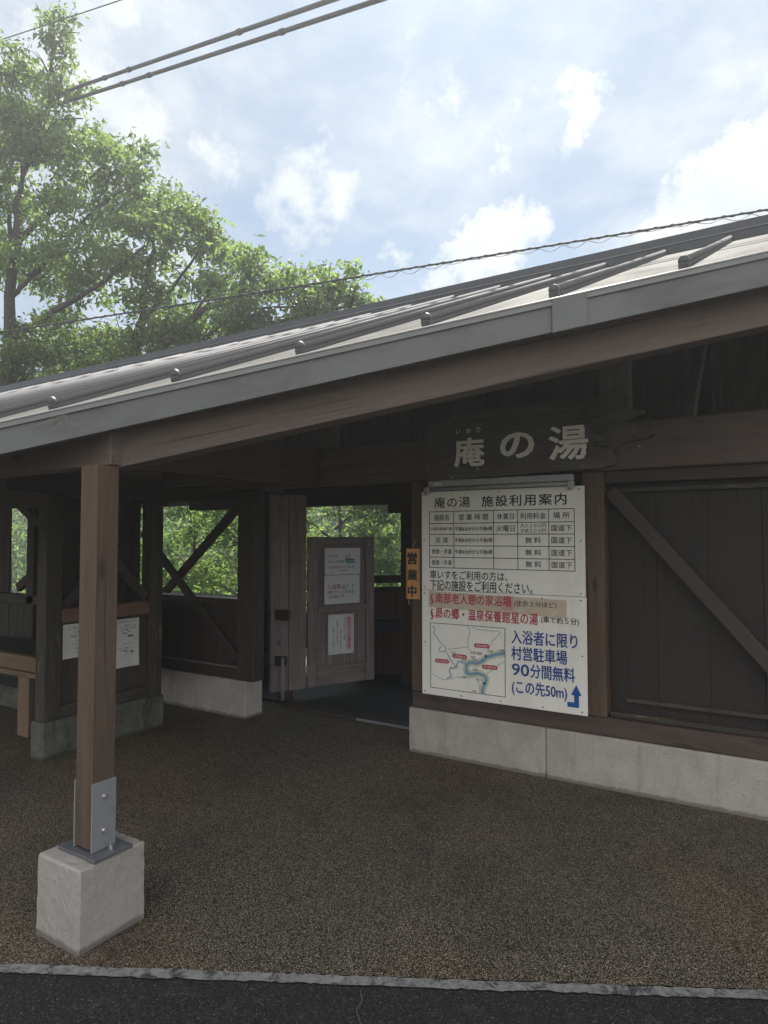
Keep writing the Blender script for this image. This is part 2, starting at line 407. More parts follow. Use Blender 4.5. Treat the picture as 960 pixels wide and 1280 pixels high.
# ------------------------------------------------------------------ mesh helpers
class MB:
    """collects shapes into one mesh object; every box carries its own grain coordinates"""
    def __init__(self):
        self.v, self.f, self.g, self.mi, self.sm = [], [], [], [], []

    def _take(self, bm, org, ax, mi=0, smooth=False):
        b = len(self.v)
        off = Vector((random.uniform(0, 30), random.uniform(0, 30), random.uniform(0, 30)))
        bm.verts.ensure_lookup_table()
        for v in bm.verts:
            self.v.append(tuple(v.co))
            d = v.co - org
            self.g.append(tuple(Vector((d.dot(ax[0]), d.dot(ax[1]), d.dot(ax[2]))) + off))
        for f in bm.faces:
            self.f.append([b + v.index for v in f.verts])
            self.mi.append(mi)
            self.sm.append(smooth)
        bm.free()
        return self

    def obox(self, c, ax, half, bev=0.004, mi=0, jit=0.0):
        """oriented box: centre, three axes (the first along the grain), half sizes"""
        c = Vector(c)
        ax = [Vector(a).normalized() for a in ax]
        bm = bmesh.new()
        vs = []
        for i in (-1, 1):
            for j in (-1, 1):
                for k in (-1, 1):
                    q = c + ax[0] * (i * half[0]) + ax[1] * (j * half[1]) + ax[2] * (k * half[2])
                    if jit:
                        q += Vector((random.uniform(-jit, jit), random.uniform(-jit, jit), random.uniform(-jit, jit)))
                    vs.append(bm.verts.new(q))
        for a in ((0, 1, 3, 2), (4, 6, 7, 5), (0, 4, 5, 1), (2, 3, 7, 6), (0, 2, 6, 4), (1, 5, 7, 3)):
            bm.faces.new([vs[i] for i in a])
        bmesh.ops.recalc_face_normals(bm, faces=bm.faces)
        if bev:
            bev = min(bev, 0.45 * min(half))
            bmesh.ops.bevel(bm, geom=bm.edges[:], offset=bev, segments=1, profile=0.5, affect='EDGES')
        bm.verts.index_update()
        return self._take(bm, c, ax, mi)

    def box(self, x0, x1, y0, y1, z0, z1, grain='x', bev=0.004, mi=0, jit=0.0):
        c = ((x0 + x1) / 2, (y0 + y1) / 2, (z0 + z1) / 2)
        h = {'x': abs(x1 - x0) / 2, 'y': abs(y1 - y0) / 2, 'z': abs(z1 - z0) / 2}
        e = {'x': (1, 0, 0), 'y': (0, 1, 0), 'z': (0, 0, 1)}
        order = grain + ''.join(k for k in 'xyz' if k != grain)
        return self.obox(c, [e[k] for k in order], [h[k] for k in order], bev, mi, jit)

    def bar(self, p0, p1, wid, hei, upv=(0, 0, 1), bev=0.004, mi=0):
        """a timber from p0 to p1; wid sideways, hei along upv"""
        p0, p1 = Vector(p0), Vector(p1)
        a = (p1 - p0).normalized()
        s = a.cross(Vector(upv)).normalized()
        u = s.cross(a).normalized()
        return self.obox((p0 + p1) / 2, (a, s, u), ((p1 - p0).length / 2, wid / 2, hei / 2), bev, mi)

    def poly(self, pts, th, nrm, mi=0):
        """flat outline given in 3D, thickened along nrm"""
        bm = bmesh.new()
        nrm = Vector(nrm).normalized()
        a = [bm.verts.new(Vector(q)) for q in pts]
        f = bm.faces.new(a)
        r = bmesh.ops.extrude_face_region(bm, geom=[f])
        for v in [g for g in r['geom'] if isinstance(g, bmesh.types.BMVert)]:
            v.co += nrm * th
        bmesh.ops.recalc_face_normals(bm, faces=bm.faces)
        bm.verts.index_update()
        d = (Vector(pts[1]) - Vector(pts[0])).normalized()
        return self._take(bm, Vector(pts[0]), (d, nrm.cross(d), nrm), mi)

    def tube(self, pts, rad, seg=8, mi=0, cap=True, smooth=True):
        pts = [Vector(q) for q in pts]
        rad = rad if isinstance(rad, (list, tuple)) else [rad] * len(pts)
        bm = bmesh.new()
        rings = []
        ref = Vector((0.31, 0.17, 0.93)).normalized()
        for i, q in enumerate(pts):
            a = (pts[min(i + 1, len(pts) - 1)] - pts[max(i - 1, 0)]).normalized()
            s = a.cross(ref)
            if s.length < 0.05:
                s = a.cross(Vector((1, 0, 0)))
            s.normalize()
            u = s.cross(a)
            rings.append([bm.verts.new(q + (s * math.cos(2 * math.pi * k / seg) + u * math.sin(2 * math.pi * k / seg)) * rad[i]) for k in range(seg)])
        for a, b in zip(rings, rings[1:]):
            for k in range(seg):
                bm.faces.new((a[k], a[(k + 1) % seg], b[(k + 1) % seg], b[k]))
        if cap:
            bm.faces.new(rings[0][::-1])
            bm.faces.new(rings[-1])
        bmesh.ops.recalc_face_normals(bm, faces=bm.faces)
        bm.verts.index_update()
        return self._take(bm, pts[0], ((1, 0, 0), (0, 1, 0), (0, 0, 1)), mi, smooth)

    def ribbon(self, pts, wid, nrm, lift=0.0, mi=0):
        """flat painted line following pts on a surface with normal nrm"""
        nrm = Vector(nrm).normalized()
        pts = [Vector(q) + nrm * lift for q in pts]
        b = len(self.v)
        wd = wid if isinstance(wid, (list, tuple)) else [wid] * len(pts)
        for i, q in enumerate(pts):
            a = (pts[min(i + 1, len(pts) - 1)] - pts[max(i - 1, 0)]).normalized()
            s = nrm.cross(a).normalized() * wd[i] / 2
            for z in (q - s, q + s):
                self.v.append(tuple(z))
                self.g.append(tuple(z))
        for i in range(len(pts) - 1):
            self.f.append([b + 2 * i, b + 2 * i + 2, b + 2 * i + 3, b + 2 * i + 1])
            self.mi.append(mi)
            self.sm.append(False)
        return self

    def build(self, name, mats, parent=None):
        me = bpy.data.meshes.new(name)
        me.from_pydata(self.v, [], self.f)
        if not isinstance(mats, (list, tuple)):
            mats = [mats]
        for q in mats:
            me.materials.append(q)
        me.polygons.foreach_set('material_index', self.mi)
        me.polygons.foreach_set('use_smooth', self.sm)
        at = me.attributes.new('grain_co', 'FLOAT_VECTOR', 'POINT')
        at.data.foreach_set('vector', np.array(self.g, dtype=np.float32).ravel())
        me.update()
        ob = bpy.data.objects.new(name, me)
        C.objects.link(ob)
        if parent:
            ob.parent = parent
        return ob


def thing(name, label, cat, loc=(0, 0, 0), group=None):
    o = bpy.data.objects.new(name, None)
    o.empty_display_size = 0.1
    C.objects.link(o)
    return tag(o, label, cat, group)


def tag(o, label, cat, group=None):
    o['label'] = label
    o['category'] = cat
    if group:
        o['group'] = group
    return o


def struct(o, kind='structure'):
    o['kind'] = kind
    return o


# text ---------------------------------------------------------------
SPACING = {'施設利用案内': 1.22, '庵の湯': 1.16, '国道下': 1.10, '火曜日': 1.08, '休業日': 1.08, '利用料金': 1.05, '分間無料': 1.0}


def text_geo(s, box, frame, bold=0.0, extrude=0.0, vertical=False, bevel=0.0):
    """lettering fitted into box=(s0, s1, z0, z1) of a plane frame=(origin, right, up); returns verts and faces"""
    cu = bpy.data.curves.new('lettering', 'FONT')
    if vertical:
        cu.body = '\n'.join(s)
        cu.align_x = 'CENTER'
        cu.space_line = 0.80
    else:
        cu.body = s
    cu.size = 1.0
    cu.space_character = SPACING.get(s, 1.0)
    cu.offset = bold
    cu.extrude = extrude
    cu.bevel_depth = bevel
    cu.resolution_u = 3
    ob = bpy.data.objects.new('lettering', cu)
    C.objects.link(ob)
    dg = bpy.context.evaluated_depsgraph_get()
    me = bpy.data.meshes.new_from_object(ob.evaluated_get(dg))
    vs = np.array([v.co[:] for v in me.vertices]).reshape(-1, 3)
    fs = [list(q.vertices) for q in me.polygons]
    bpy.data.objects.remove(ob)
    bpy.data.curves.remove(cu)
    bpy.data.meshes.remove(me)
    if not len(vs):
        return [], []
    lo, hi = vs.min(0), vs.max(0)
    s0, s1, z0, z1 = box
    org, rv, uv, nv = [np.array(q, float) for q in frame]
    a = s0 + (vs[:, 0] - lo[0]) / (hi[0] - lo[0]) * (s1 - s0)
    b = z0 + (vs[:, 1] - lo[1]) / (hi[1] - lo[1]) * (z1 - z0)
    k = (z1 - z0) / (hi[1] - lo[1])
    d = (vs[:, 2] - lo[2]) * k
    P = org + np.outer(a, rv) + np.outer(b, uv) + np.outer(d, nv)
    return [tuple(q) for q in P], fs


def letters(mb, s, box, frame, bold=0.0, extrude=0.0, vertical=False, mi=0, bevel=0.0):
    """bold: stroke widened by this share of the letter height (copies side by side, each a hair prouder)"""
    v, f = text_geo(s, box, frame, 0.0, extrude, vertical, bevel)
    h = (box[3] - box[2]) / (len(s) if vertical else 1)
    sh = [(0, 0)]
    if bold:
        b_ = bold * h
        sh = [(0, 0), (b_, 0), (-b_, 0), (0, b_), (0, -b_)]
        if bold > 0.02:
            sh += [(b_ * .7, b_ * .7), (-b_ * .7, b_ * .7), (b_ * .7, -b_ * .7), (-b_ * .7, -b_ * .7)]
    rv, uv, nv = [np.array(q, float) for q in frame[1:]]
    V_ = np.array(v)
    for k_, (dx, dz) in enumerate(sh):
        w_ = V_ + rv * dx + uv * dz + nv * (0.00005 * k_)
        b = len(mb.v)
        w_ = [tuple(q) for q in w_]
        mb.v += w_
        mb.g += w_
        for q in f:
            mb.f.append([b + i for i in q])
            mb.mi.append(mi)
            mb.sm.append(False)


# ------------------------------------------------------------------ ground
KD = Vector((2.45, 1.349, 0)).normalized()           # along the road edge
KN = Vector((-KD.y, KD.x, 0))                        # from the road towards the building
K0 = Vector((-2.561, 1.393, 0))


def kp(s, n, z=0.0):
    q = K0 + KD * s + KN * n
    return (q.x, q.y, z)


def sheet(name, pts, z, m, nx=1):
    me = bpy.data.meshes.new(name)
    me.from_pydata([(a, b, z) for a, b in pts], [], [list(range(len(pts)))])
    me.materials.append(m)
    o = bpy.data.objects.new(name, me)
    C.objects.link(o)
    return struct(o)


# terrain: one sheet to the horizon, dropping to the river behind and rising to a wooded bank
gx = np.concatenate([np.linspace(-420, -45, 10), np.linspace(-40, 30, 36), np.linspace(36, 420, 10)])
gy = np.concatenate([np.linspace(-420, -20, 8), np.linspace(-12, 40, 40), np.linspace(50, 500, 10)])
vv, ff = [], []
for j, y in enumerate(gy):
    for i, x in enumerate(gx):
        z = -0.03
        if y > 8.0:
            z = -0.03 - 2.2 * min(1, max(0, (y - 8.0) / 5)) + 0.25 * math.sin(x * 0.7 + y)
        vv.append((x, y, z))
nxx = len(gx)
for j in range(len(gy) - 1):
    for i in range(nxx - 1):
        a = j * nxx + i
        ff.append((a, a + 1, a + nxx + 1, a + nxx))
me = bpy.data.meshes.new('ground')
me.from_pydata(vv, [], ff)
me.materials.append(M['soil'])
o = bpy.data.objects.new('ground', me)
C.objects.link(o)
struct(o)
# wooded bank beyond
vv, ff = [], []
HX, HY = np.linspace(-90, 30, 61), np.linspace(19, 60, 22)
for y in HY:
    for x in HX:
        q = (y - 19) / 10
        z = -2.6 + 8.0 * min(1.0, q) ** 0.8 + 0.5 * math.sin(x * 0.9) * math.sin(y * 1.1 + x * 0.3) + 0.35 * math.sin(x * 2.3 + y)
        if y > 45:
            z -= (y - 45) * 0.25
        vv.append((x, y, z))
for j in range(len(HY) - 1):
    for i in range(len(HX) - 1):
        a = j * len(HX) + i
        ff.append((a, a + 1, a + len(HX) + 1, a + len(HX)))
me = bpy.data.meshes.new('hill')
me.from_pydata(vv, [], ff)
me.materials.append(M['slope'])
o = bpy.data.objects.new('hill', me)
C.objects.link(o)
struct(o)

# apron (gravel paving), road, kerb strip with ragged edges
A = [kp(-30, 0.02), kp(30, 0.02)]
sheet('pavement', [A[0][:2], A[1][:2], (30, 30 * 0.55 + 9.0), (-32, 7.9)] if False else [A[0][:2], A[1][:2], (kp(30, 0)[0], 24), (kp(30, 0)[0] - 3, 7.6), (-34, 7.6)], -0.004, M['apron'])
sheet('road', [kp(-60, -7)[:2], kp(60, -7)[:2], kp(60, -0.01)[:2], kp(-60, -0.01)[:2]], -0.008, M['asphalt'])
mbk = MB()
vs0, N = len(mbk.v), 1400
xs = np.linspace(-9, 9, N)
def ragged(a, seed):
    r_ = np.random.default_rng(seed)
    out = np.zeros(N)
    for step, amp in ((140, a * 0.45), (23, a * 0.4), (4, a * 0.55), (1.4, a * 0.75)):
        k = r_.normal(0, 1, int(N / step) + 4)
        out += amp * np.interp(np.arange(N) / step, np.arange(len(k)), k)
    return out
e0, e1 = ragged(0.0028, 3), ragged(0.0036, 4)
for i in range(N):
    for q in (kp(xs[i], -0.037 + e1[i], 0.0), kp(xs[i], 0.008 + e0[i], 0.003)):
        mbk.v.append(q)
        mbk.g.append(q)
for i in range(N - 1):
    mbk.f.append([2 * i, 2 * i + 2, 2 * i + 3, 2 * i + 1])
    mbk.mi.append(0)
    mbk.sm.append(False)
struct(mbk.build('kerb', M['kerb']))
# crack in the asphalt
mbc = MB()
cp = [(1.36, -0.06), (1.37, -0.11), (1.355, -0.16), (1.375, -0.22), (1.385, -0.30), (1.37, -0.38), (1.395, -0.5)]
mbc.ribbon([kp(a, b, -0.004) for a, b in cp], [0.004, 0.006, 0.004, 0.005, 0.003, 0.004, 0.002], (0, 0, 1))
struct(mbc.build('road_crack', plain('crack_filling', (0.09, 0.092, 0.092), 0.9, 0, 0.2, 60)))

# ------------------------------------------------------------------ pavilion
SL = 0.43                                              # roof slope per metre of depth
def roof_z(y):
    return 2.082 + SL * (y - 1.460)
RY, BY = 5.62, 7.75                                    # ridge and unseen back eave, lengthened to keep sun off the passage floor
def roof_zb(y):
    return roof_z(RY) - SL * (y - RY)
FA = R(29.4)
FD = Vector((math.cos(FA), math.sin(FA), 0))           # along the cut front edge of the roof
F0 = Vector((-2.766, 1.460, 0))
def front_y(x):
    return max(1.05, F0.y + (x - F0.x) * math.tan(FA))
def fpt(x, out=0.0, dz=0.0):
    y = F0.y + (x - F0.x) * math.tan(FA)
    return Vector((x + out * math.sin(FA), y - out * math.cos(FA), roof_z(y) + dz))
XC = F0.x + (1.05 - F0.y) / math.tan(FA)               # where the cut meets the plain eave
XR, XL = 3.0, -11.6

B = thing('bath_pavilion', 'dark timber bath house entrance under a pale sloping metal roof', 'building')

mb = MB()
def slab(pts, th):
    mb.poly(pts, th, (0, 0, -1))
slab([(XL, 1.05, roof_z(1.05)), (XC, 1.05, roof_z(1.05)), tuple(fpt(XR)), (XR, RY, roof_z(RY)), (XL, RY, roof_z(RY))], 0.012)
slab([(XL, RY, roof_z(RY)), (XR, RY, roof_z(RY)), (XR, BY, roof_zb(BY)), (XL, BY, roof_zb(BY))], 0.012)
roof = mb.build('roof', M['roof'], B)
# boarded underside
mb = MB()
d = -0.03
mb.poly([(XL, 1.09, roof_z(1.09) + d), (XC + 0.02, 1.09, roof_z(1.09) + d), tuple(fpt(XR, -0.04, d)), (XR, RY, roof_z(RY) + d), (XL, RY, roof_z(RY) + d)], 0.02, (0, 0, -1))
mb.poly([(XL, RY, roof_z(RY) + d), (XR, RY, roof_z(RY) + d), (XR, BY, roof_zb(BY) + d), (XL, BY, roof_zb(BY) + d)], 0.02, (0, 0, -1))
mb.build('roof_boarding', M['wood_loft'], B)
# battens
bt0 = -0.352
for k in range(-6, 26):
    x = bt0 - 0.449 * k
    if x > XR - 0.2 or x < XL + 0.1:
        continue
    y0 = front_y(x) + 0.030
    mb = MB()
    zz = lambda y: roof_z(y)
    nrm = Vector((0, -SL, 1)).normalized()
    a0, a1 = Vector((x, y0, zz(y0))), Vector((x, 5.43, zz(5.43)))
    mb.obox((a0 + a1) / 2 + nrm * 0.008, ((a1 - a0).normalized(), (1, 0, 0), nrm), ((a1 - a0).length / 2, 0.013, 0.0085), 0.002, 0)
    mb.tube([a0 + nrm * 0.027, a1 + nrm * 0.027], 0.0160, 14, 0)
    dn = (a0 - a1).normalized()
    mb.tube([a0 + nrm * 0.029 + dn * 0.006, a0 + nrm * 0.029 - dn * 0.012], 0.0215, 14, 1)
    mb.obox(a0 + nrm * 0.011 + dn * 0.004, (dn, (1, 0, 0), nrm), (0.008, 0.021, 0.011), 0.003, 1)
    mb.build('roof_batten', [M['batten'], M['cap']], roof)
# ridge cap
mb = MB()
zr = roof_z(5.42)
mb.poly([(XL, 5.420, zr + 0.003), (XL, 5.420, zr + 0.070), (XL, 5.432, zr + 0.072), (XL, 5.440, zr + 0.150), (XL, 5.80, zr + 0.150), (XL, 5.83, zr + 0.003)], XR - XL, (1, 0, 0))
mb.build('ridge_cap', M['ridge'], roof)
mb = MB()
mb.tube([(XL, 5.417, zr + 0.074), (XR, 5.417, zr + 0.074)], 0.005, 6)
mb.build('ridge_edge', M['lip'], roof)

# fascia along the cut edge, in two lengths with a sleeve over the joint
def fascia_len(x0, x1, out, top, bot, th):
    q = MB()
    a, b = fpt(x0, out, top), fpt(x1, out, top)
    a2, b2 = fpt(x0, out, bot), fpt(x1, out, bot)
    n_ = Vector((-math.sin(FA), math.cos(FA), 0))
    q.poly([a, b, b2, a2], th, n_)
    return q
XJ = -0.80
q = fascia_len(XC, XJ, 0.0, -0.014, -0.137, 0.03)
fa = q.build('fascia', M['fascia'], B)
q = fascia_len(XJ, XR, 0.0, -0.014, -0.141, 0.03)
q.build('fascia', M['fascia'], B)
q = fascia_len(XC, XR, 0.009, -0.0125, -0.032, 0.03)
q.build('fascia_lip', M['lip'], B)
q = fascia_len(XJ - 0.005, XJ + 0.115, 0.013, -0.008, -0.143, 0.02)
q.build('fascia_sleeve', M['fascia'], B)
mb = MB()
mb.tube([fpt(XC, 0.010, -0.007), fpt(XR, 0.010, -0.007)], 0.0045, 6)
mb.build('fascia_highlight', plain('sunlit_edge_metal', (0.5, 0.5, 0.5), 0.4, 0, 0.05), B)  # light-coloured strip added as the sunlit highlight along the lip
mb = MB()
mb.box(XL, XC, 1.05, 1.08, roof_z(1.05) - 0.137, roof_z(1.05) + 0.004)
mb.build('fascia', M['fascia'], B)

# dusty cobweb hanging on the fascia
rw_ = random.Random(9)
mb = MB()
wn_ = Vector((math.sin(FA), -math.cos(FA), 0))
def wpt(dx, dz):
    return fpt(-2.535 + dx, 0.0, -0.035 + dz) + wn_ * 0.0025
for k in range(26):
    an = rw_.uniform(-3.0, -0.1)
    ln = rw_.uniform(0.03, 0.085)
    p1_ = (rw_.uniform(-0.02, 0.02), rw_.uniform(-0.01, 0.012))
    p2_ = (p1_[0] + ln * math.cos(an) * 1.5, max(-0.095, p1_[1] + ln * math.sin(an)))
    mb.ribbon([wpt(*p1_), wpt((p1_[0] + p2_[0]) / 2, (p1_[1] + p2_[1]) / 2 - 0.006), wpt(*p2_)], [0.0012, 0.0018, 0.0008], wn_, 0.0002 * k)
for k in range(9):
    cx_, cz_ = rw_.uniform(-0.09, 0.09), rw_.uniform(-0.07, -0.01)
    mb.ribbon([wpt(cx_ - 0.02, cz_), wpt(cx_, cz_ - 0.008), wpt(cx_ + 0.025, cz_ + 0.004)], 0.0012, wn_, 0.0001 * k)
tag(mb.build('cobweb', plain('cobweb_dust', (0.24, 0.24, 0.23), 0.9, 0, 0.2)), 'pale dusty cobweb on the grey roof fascia above the corner post', 'cobweb')

# raking front beam on the corner post
def front_beam_pt(x, out, dz):
    return fpt(x, out, dz)
mb = MB()
n_ = Vector((-math.sin(FA), math.cos(FA), 0))
a, b = fpt(-2.62, -0.12, -0.19), fpt(XR, -0.12, -0.19)
# beam soffit measured: lower edge 0.235 m under the roof line of the fascia
bz = lambda x, top: (lambda y: 1.903 + SL * (y - 1.784) + top)(1.735 + (x + 2.515) * math.tan(FA))
def bp(x, top):
    y = 1.735 + (x + 2.515) * math.tan(FA)
    return Vector((x, y, bz(x, top)))
mb.poly([bp(-2.455, 0.20), bp(XR, 0.20), bp(XR, 0), bp(-2.455, 0)], 0.13, n_)
mb.build('beam', M['wood_beam'], B)
mb = MB()
mb.bar((-2.425, 1.735 + 0.05, 2.002), (-11.0, 1.735 + 0.05, 2.002), 0.105, 0.19)
mb.build('beam', M['wood_beam'], B)

# corner post with bracket on its concrete footing
PX0, PX1, PY0, PY1 = -2.541, -2.434, 1.674, 1.784
mb = MB()
mb.box(PX0, PX1, PY0, PY1, 0.338, 1.905, 'z', 0.005)
post = mb.build('post', M['wood_red'], B)
mb = MB()
mb.box(PX1 + 0.001, PX1 + 0.008, PY0 - 0.001, PY1 + 0.001, 0.331, 0.604, 'z', 0.0015)
mb.box(PX0 - 0.008, PX0 - 0.001, PY0 - 0.001, PY1 + 0.001, 0.331, 0.604, 'z', 0.0015)
brk = mb.build('bracket', M['steel'], post)
mb = MB()
mb.box(-2.612, -2.362, 1.645, 1.822, 0.316, 0.3305, 'x', 0.002)
mb.build('base_plate', stained('dark_steel', (0.10, 0.107, 0.118), (0.15, 0.16, 0.17), 0.6, 14.0, 0.4, (1, 1, 1)), post)
for (y, z) in ((1.729, 0.541), (1.729, 0.405)):
    for sx in (1, -1):
        mb = MB()
        x0 = PX1 + 0.008 if sx > 0 else PX0 - 0.008
        mb.tube([(x0, y, z), (x0 + sx * 0.003, y, z)], 0.013, 12, smooth=False)
        mb.tube([(x0 + sx * 0.003, y, z), (x0 + sx * 0.012, y, z)], 0.0085, 6, smooth=False)
        mb.build('bolt', M['bolt'], post)
for (x, y) in ((-2.398, 1.742), (-2.577, 1.742)):
    mb = MB()
    mb.tube([(x, y, 0.331), (x, y, 0.343)], 0.010, 6, smooth=False)
    mb.tube([(x, y, 0.343), (x, y, 0.358)], 0.0055, 8, smooth=False)
    mb.build('bolt', M['bolt'], post)
# footing: tapered block with worn arrises
bm = bmesh.new()
bmesh.ops.create_cube(bm, size=1)
for v in bm.verts:
    lo = v.co.z < 0
    v.co.x = -2.508 + v.co.x * (0.286 if lo else 0.283)
    v.co.y = 1.735 + v.co.y * (0.311 if lo else 0.305)
    v.co.z = -0.02 if lo else 0.316
bmesh.ops.bevel(bm, geom=[e for e in bm.edges if max(v.co.z for v in e.verts) > 0.1], offset=0.008, segments=1, profile=0.6, affect='EDGES')
bmesh.ops.subdivide_edges(bm, edges=[e for e in bm.edges if e.calc_length() > 0.1], cuts=14, use_grid_fill=True)
for v in bm.verts:
    if v.co.z < 0.31:
        v.co.x += random.uniform(-0.0012, 0.0012)
        v.co.y += random.uniform(-0.0012, 0.0012)
    if v.co.z < 0.012:
        v.co.z += random.uniform(-0.004, 0.004)
    ex = min(abs(v.co.x + 2.508 - 0.143), abs(v.co.x + 2.508 + 0.143)) + min(abs(v.co.y - 1.735 - 0.155), abs(v.co.y - 1.735 + 0.155))
    if v.co.z > 0.30 and random.random() < 0.3:
        v.co.z -= random.uniform(0, 0.004)
me = bpy.data.meshes.new('footing')
bm.to_mesh(me)
bm.free()
me.materials.append(M['concrete_pale'])
fo = bpy.data.objects.new('footing', me)
C.objects.link(fo)
fo.parent = B
# damp foot of the block
# ---- sign wall
WY = 4.373
def base_wall(x0, x1, name='concrete_base', y1=4.60, z=0.322):
    q = MB()
    q.box(x0, x1, WY, y1, -0.03, z, 'x', 0.008)
    return q.build(name, M['concrete'], B)
base_wall(-2.50, -1.446)
base_wall(-1.443, XR)
base_wall(-7.6, -4.172)
mb = MB()
mb.box(-2.48, XR, WY + 0.022, WY + 0.16, 0.324, 0.440, 'x', 0.006)
mb.build('sill_beam', M['wood_brown'], B)
mb = MB()
mb.box(-2.490, -2.352, WY + 0.028, WY + 0.165, 0.442, 2.034, 'z', 0.006)
mb.build('post', M['wood_red'], B)
mb = MB()
mb.box(-1.190, -1.048, WY + 0.020, WY + 0.162, 0.442, 2.034, 'z', 0.006)
mb.build('post', M['wood_red'], B)
for x in (0.95, 2.7):
    mb = MB()
    mb.box(x, x + 0.14, WY + 0.020, WY + 0.162, 0.442, 2.034, 'z', 0.006)
    mb.build('post', M['wood_red'], B)
mb = MB()
mb.box(-7.8, XR, WY, WY + 0.15, 2.036, 2.342, 'x', 0.008)
mb.build('beam', M['wood_beam'], B)
# lintel under the beam and dark planked panel with its tracks
mb = MB()
mb.box(-1.046, XR, WY + 0.05, WY + 0.155, 1.955, 2.034, 'x', 0.004)
mb.build('lintel', M['wood_dark'], B)
def planks(name, x0, x1, y, z0, z1, wd, m, th=0.02, par=None, gap=0.003):
    q = MB()
    x = x0
    while x < x1 - 0.01:
        ww = min(wd * random.uniform(0.96, 1.04), x1 - x)
        yo = random.uniform(-0.0015, 0.0015) if gap > 0 else (0.006 if len(q.f) % 12 else 0.0) + random.uniform(0, 0.004)
        q.box(x + gap / 2, x + ww - gap / 2, y + yo, y + th + yo, z0, z1, 'z', 0.0025)
        x += ww
    return q.build(name, m, par or B)
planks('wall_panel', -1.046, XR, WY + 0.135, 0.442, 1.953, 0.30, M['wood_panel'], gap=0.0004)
planks('wall_panel', -2.350, -1.192, WY + 0.110, 0.442, 2.034, 0.115, M['wood_dark'])
mb = MB()
mb.box(-1.00, XR, WY + 0.09, WY + 0.130, 1.895, 1.925, 'x', 0.003)
mb.build('track_rail', M['wood_worn'], B)
mb = MB()
mb.box(-0.945, XR, WY + 0.095, WY + 0.130, 0.540, 0.567, 'x', 0.003)
mb.build('track_rail', M['wood_worn'], B)
mb = MB()
mb.box(-1.040, XR, WY + 0.065, WY + 0.12, 0.4425, 0.475, 'x', 0.003)
mb.build('track_rail', M['wood_worn'], B)
mb = MB()
bd = Vector((0.897, 0, -1.064)).normalized()
mb.bar((-1.012, WY + 0.058, 1.905), Vector((-1.012, WY + 0.058, 1.905)) + bd * 1.93, 0.045, 0.085, (0.76, 0, 0.64))
mb.build('brace', M['wood_dark'], B)
# struts and framing over the beam
for x0, x1 in ((-1.066, -0.882), (-3.47, -3.24), (-3.90, -3.735), (1.0, 1.18)):
    mb = MB()
    yy = WY + 0.01
    mb.box(x0, x1, yy, yy + 0.13, 2.344, roof_z(yy) - 0.06, 'z', 0.005)
    mb.build('strut', M['wood_loft'], B)
for k in range(-6, 26):
    x = bt0 - 0.449 * k - 0.2
    if x > XR - 0.1 or x < XL + 0.1:
        continue
    y0 = max(front_y(x) + 0.20, 1.3)
    mb = MB()
    mb.bar((x, y0, roof_z(y0) - 0.098), (x, RY - 0.02, roof_z(RY) - 0.105), 0.05, 0.085)
    mb.build('rafter', M['wood_loft'], B)
# back frame: beam, tie beams, king posts, gable boards
mb = MB()
mb.box(-7.0, XR, 6.22, 6.36, 1.975, 2.20, 'x', 0.006)
mb.build('beam', M['wood_dark'], B)
planks('gable_boarding', -11.0, XR, 6.38, 2.05, roof_zb(6.40) - 0.045, 0.18, M['wood_loft'], gap=-0.01)
mb = MB()
mb.box(-11.0, XR, RY - 0.06, RY + 0.06, 3.56, 3.74, 'x', 0.006)
mb.build('ridge_beam', M['wood_loft'], B)
for x in (-5.4, -0.62, 1.9):
    mb = MB()
    mb.box(x, x + 0.12, WY + 0.155, 6.215, 2.16, 2.36, 'y', 0.006)
    mb.build('tie_beam', M['wood_loft'], B)
    mb = MB()
    mb.box(x + 0.01, x + 0.11, RY - 0.05, RY + 0.05, 2.362, 3.555, 'z', 0.005)
    mb.build('strut', M['wood_dark'], B)
    mb = MB()
    mb.bar((x + 0.06, WY + 0.25, 2.37), (x + 0.06, RY - 0.06, 3.15), 0.06, 0.10)
    mb.build('brace', M['wood_loft'], B)
# tie beam that runs forward to the rake beam, and the cross beam of the booth
mb = MB()
mb.box(-3.455, -3.345, 2.40, WY - 0.002, 2.030, 2.338, 'y', 0.006)
mb.build('tie_beam', M['wood_brown'], B)
mb = MB()
mb.box(-4.52, -3.457, 3.72, 3.83, 2.032, 2.25, 'x', 0.006)
mb.build('beam', M['wood_brown'], B)

# ---- window wall with crossed braces, left of the entrance
mb = MB()
mb.box(-4.290, -4.085, WY + 0.010, WY + 0.15, 0.324, 2.034, 'z', 0.006)
mb.build('post', M['wood_dark'], B)
mb = MB()
mb.box(-7.5, -4.180, WY + 0.015, WY + 0.15, 0.324, 0.425, 'x', 0.006)
mb.build('sill_beam', M['wood_dark'], B)
mb = MB()
mb.box(-7.5, -4.292, WY + 0.012, WY + 0.06, 0.427, 0.440, 'x', 0.002)
mb.build('trim', M['wood_grey'], B)
planks('wall_panel', -7.4, -4.292, WY + 0.085, 0.427, 0.985, 0.10, M['wood_dark'])
mb = MB()
mb.box(-7.4, -4.292, WY + 0.035, WY + 0.16, 0.987, 1.040, 'x', 0.004)
mb.build('window_rail', M['wood_dark'], B)
mb = MB()
mb.box(-7.4, -4.292, WY + 0.045, WY + 0.24, 1.042, 1.056, 'x', 0.003)
mb.build('window_sill', plain('skylit_sill_board', (0.8, 0.79, 0.76), 0.6, 0, 0.12, 8), B)  # sky light on the sill top put into the near-white colour
mb = MB()
mb.box(-7.4, -4.292, WY + 0.03, WY + 0.15, 1.955, 2.034, 'x', 0.004)
mb.build('lintel', M['wood_dark'], B)
mb = MB()
mb.bar((-4.30, WY + 0.075, 1.925), (-5.42, WY + 0.075, 0.985), 0.035, 0.085, (0.64, 0, -0.76))
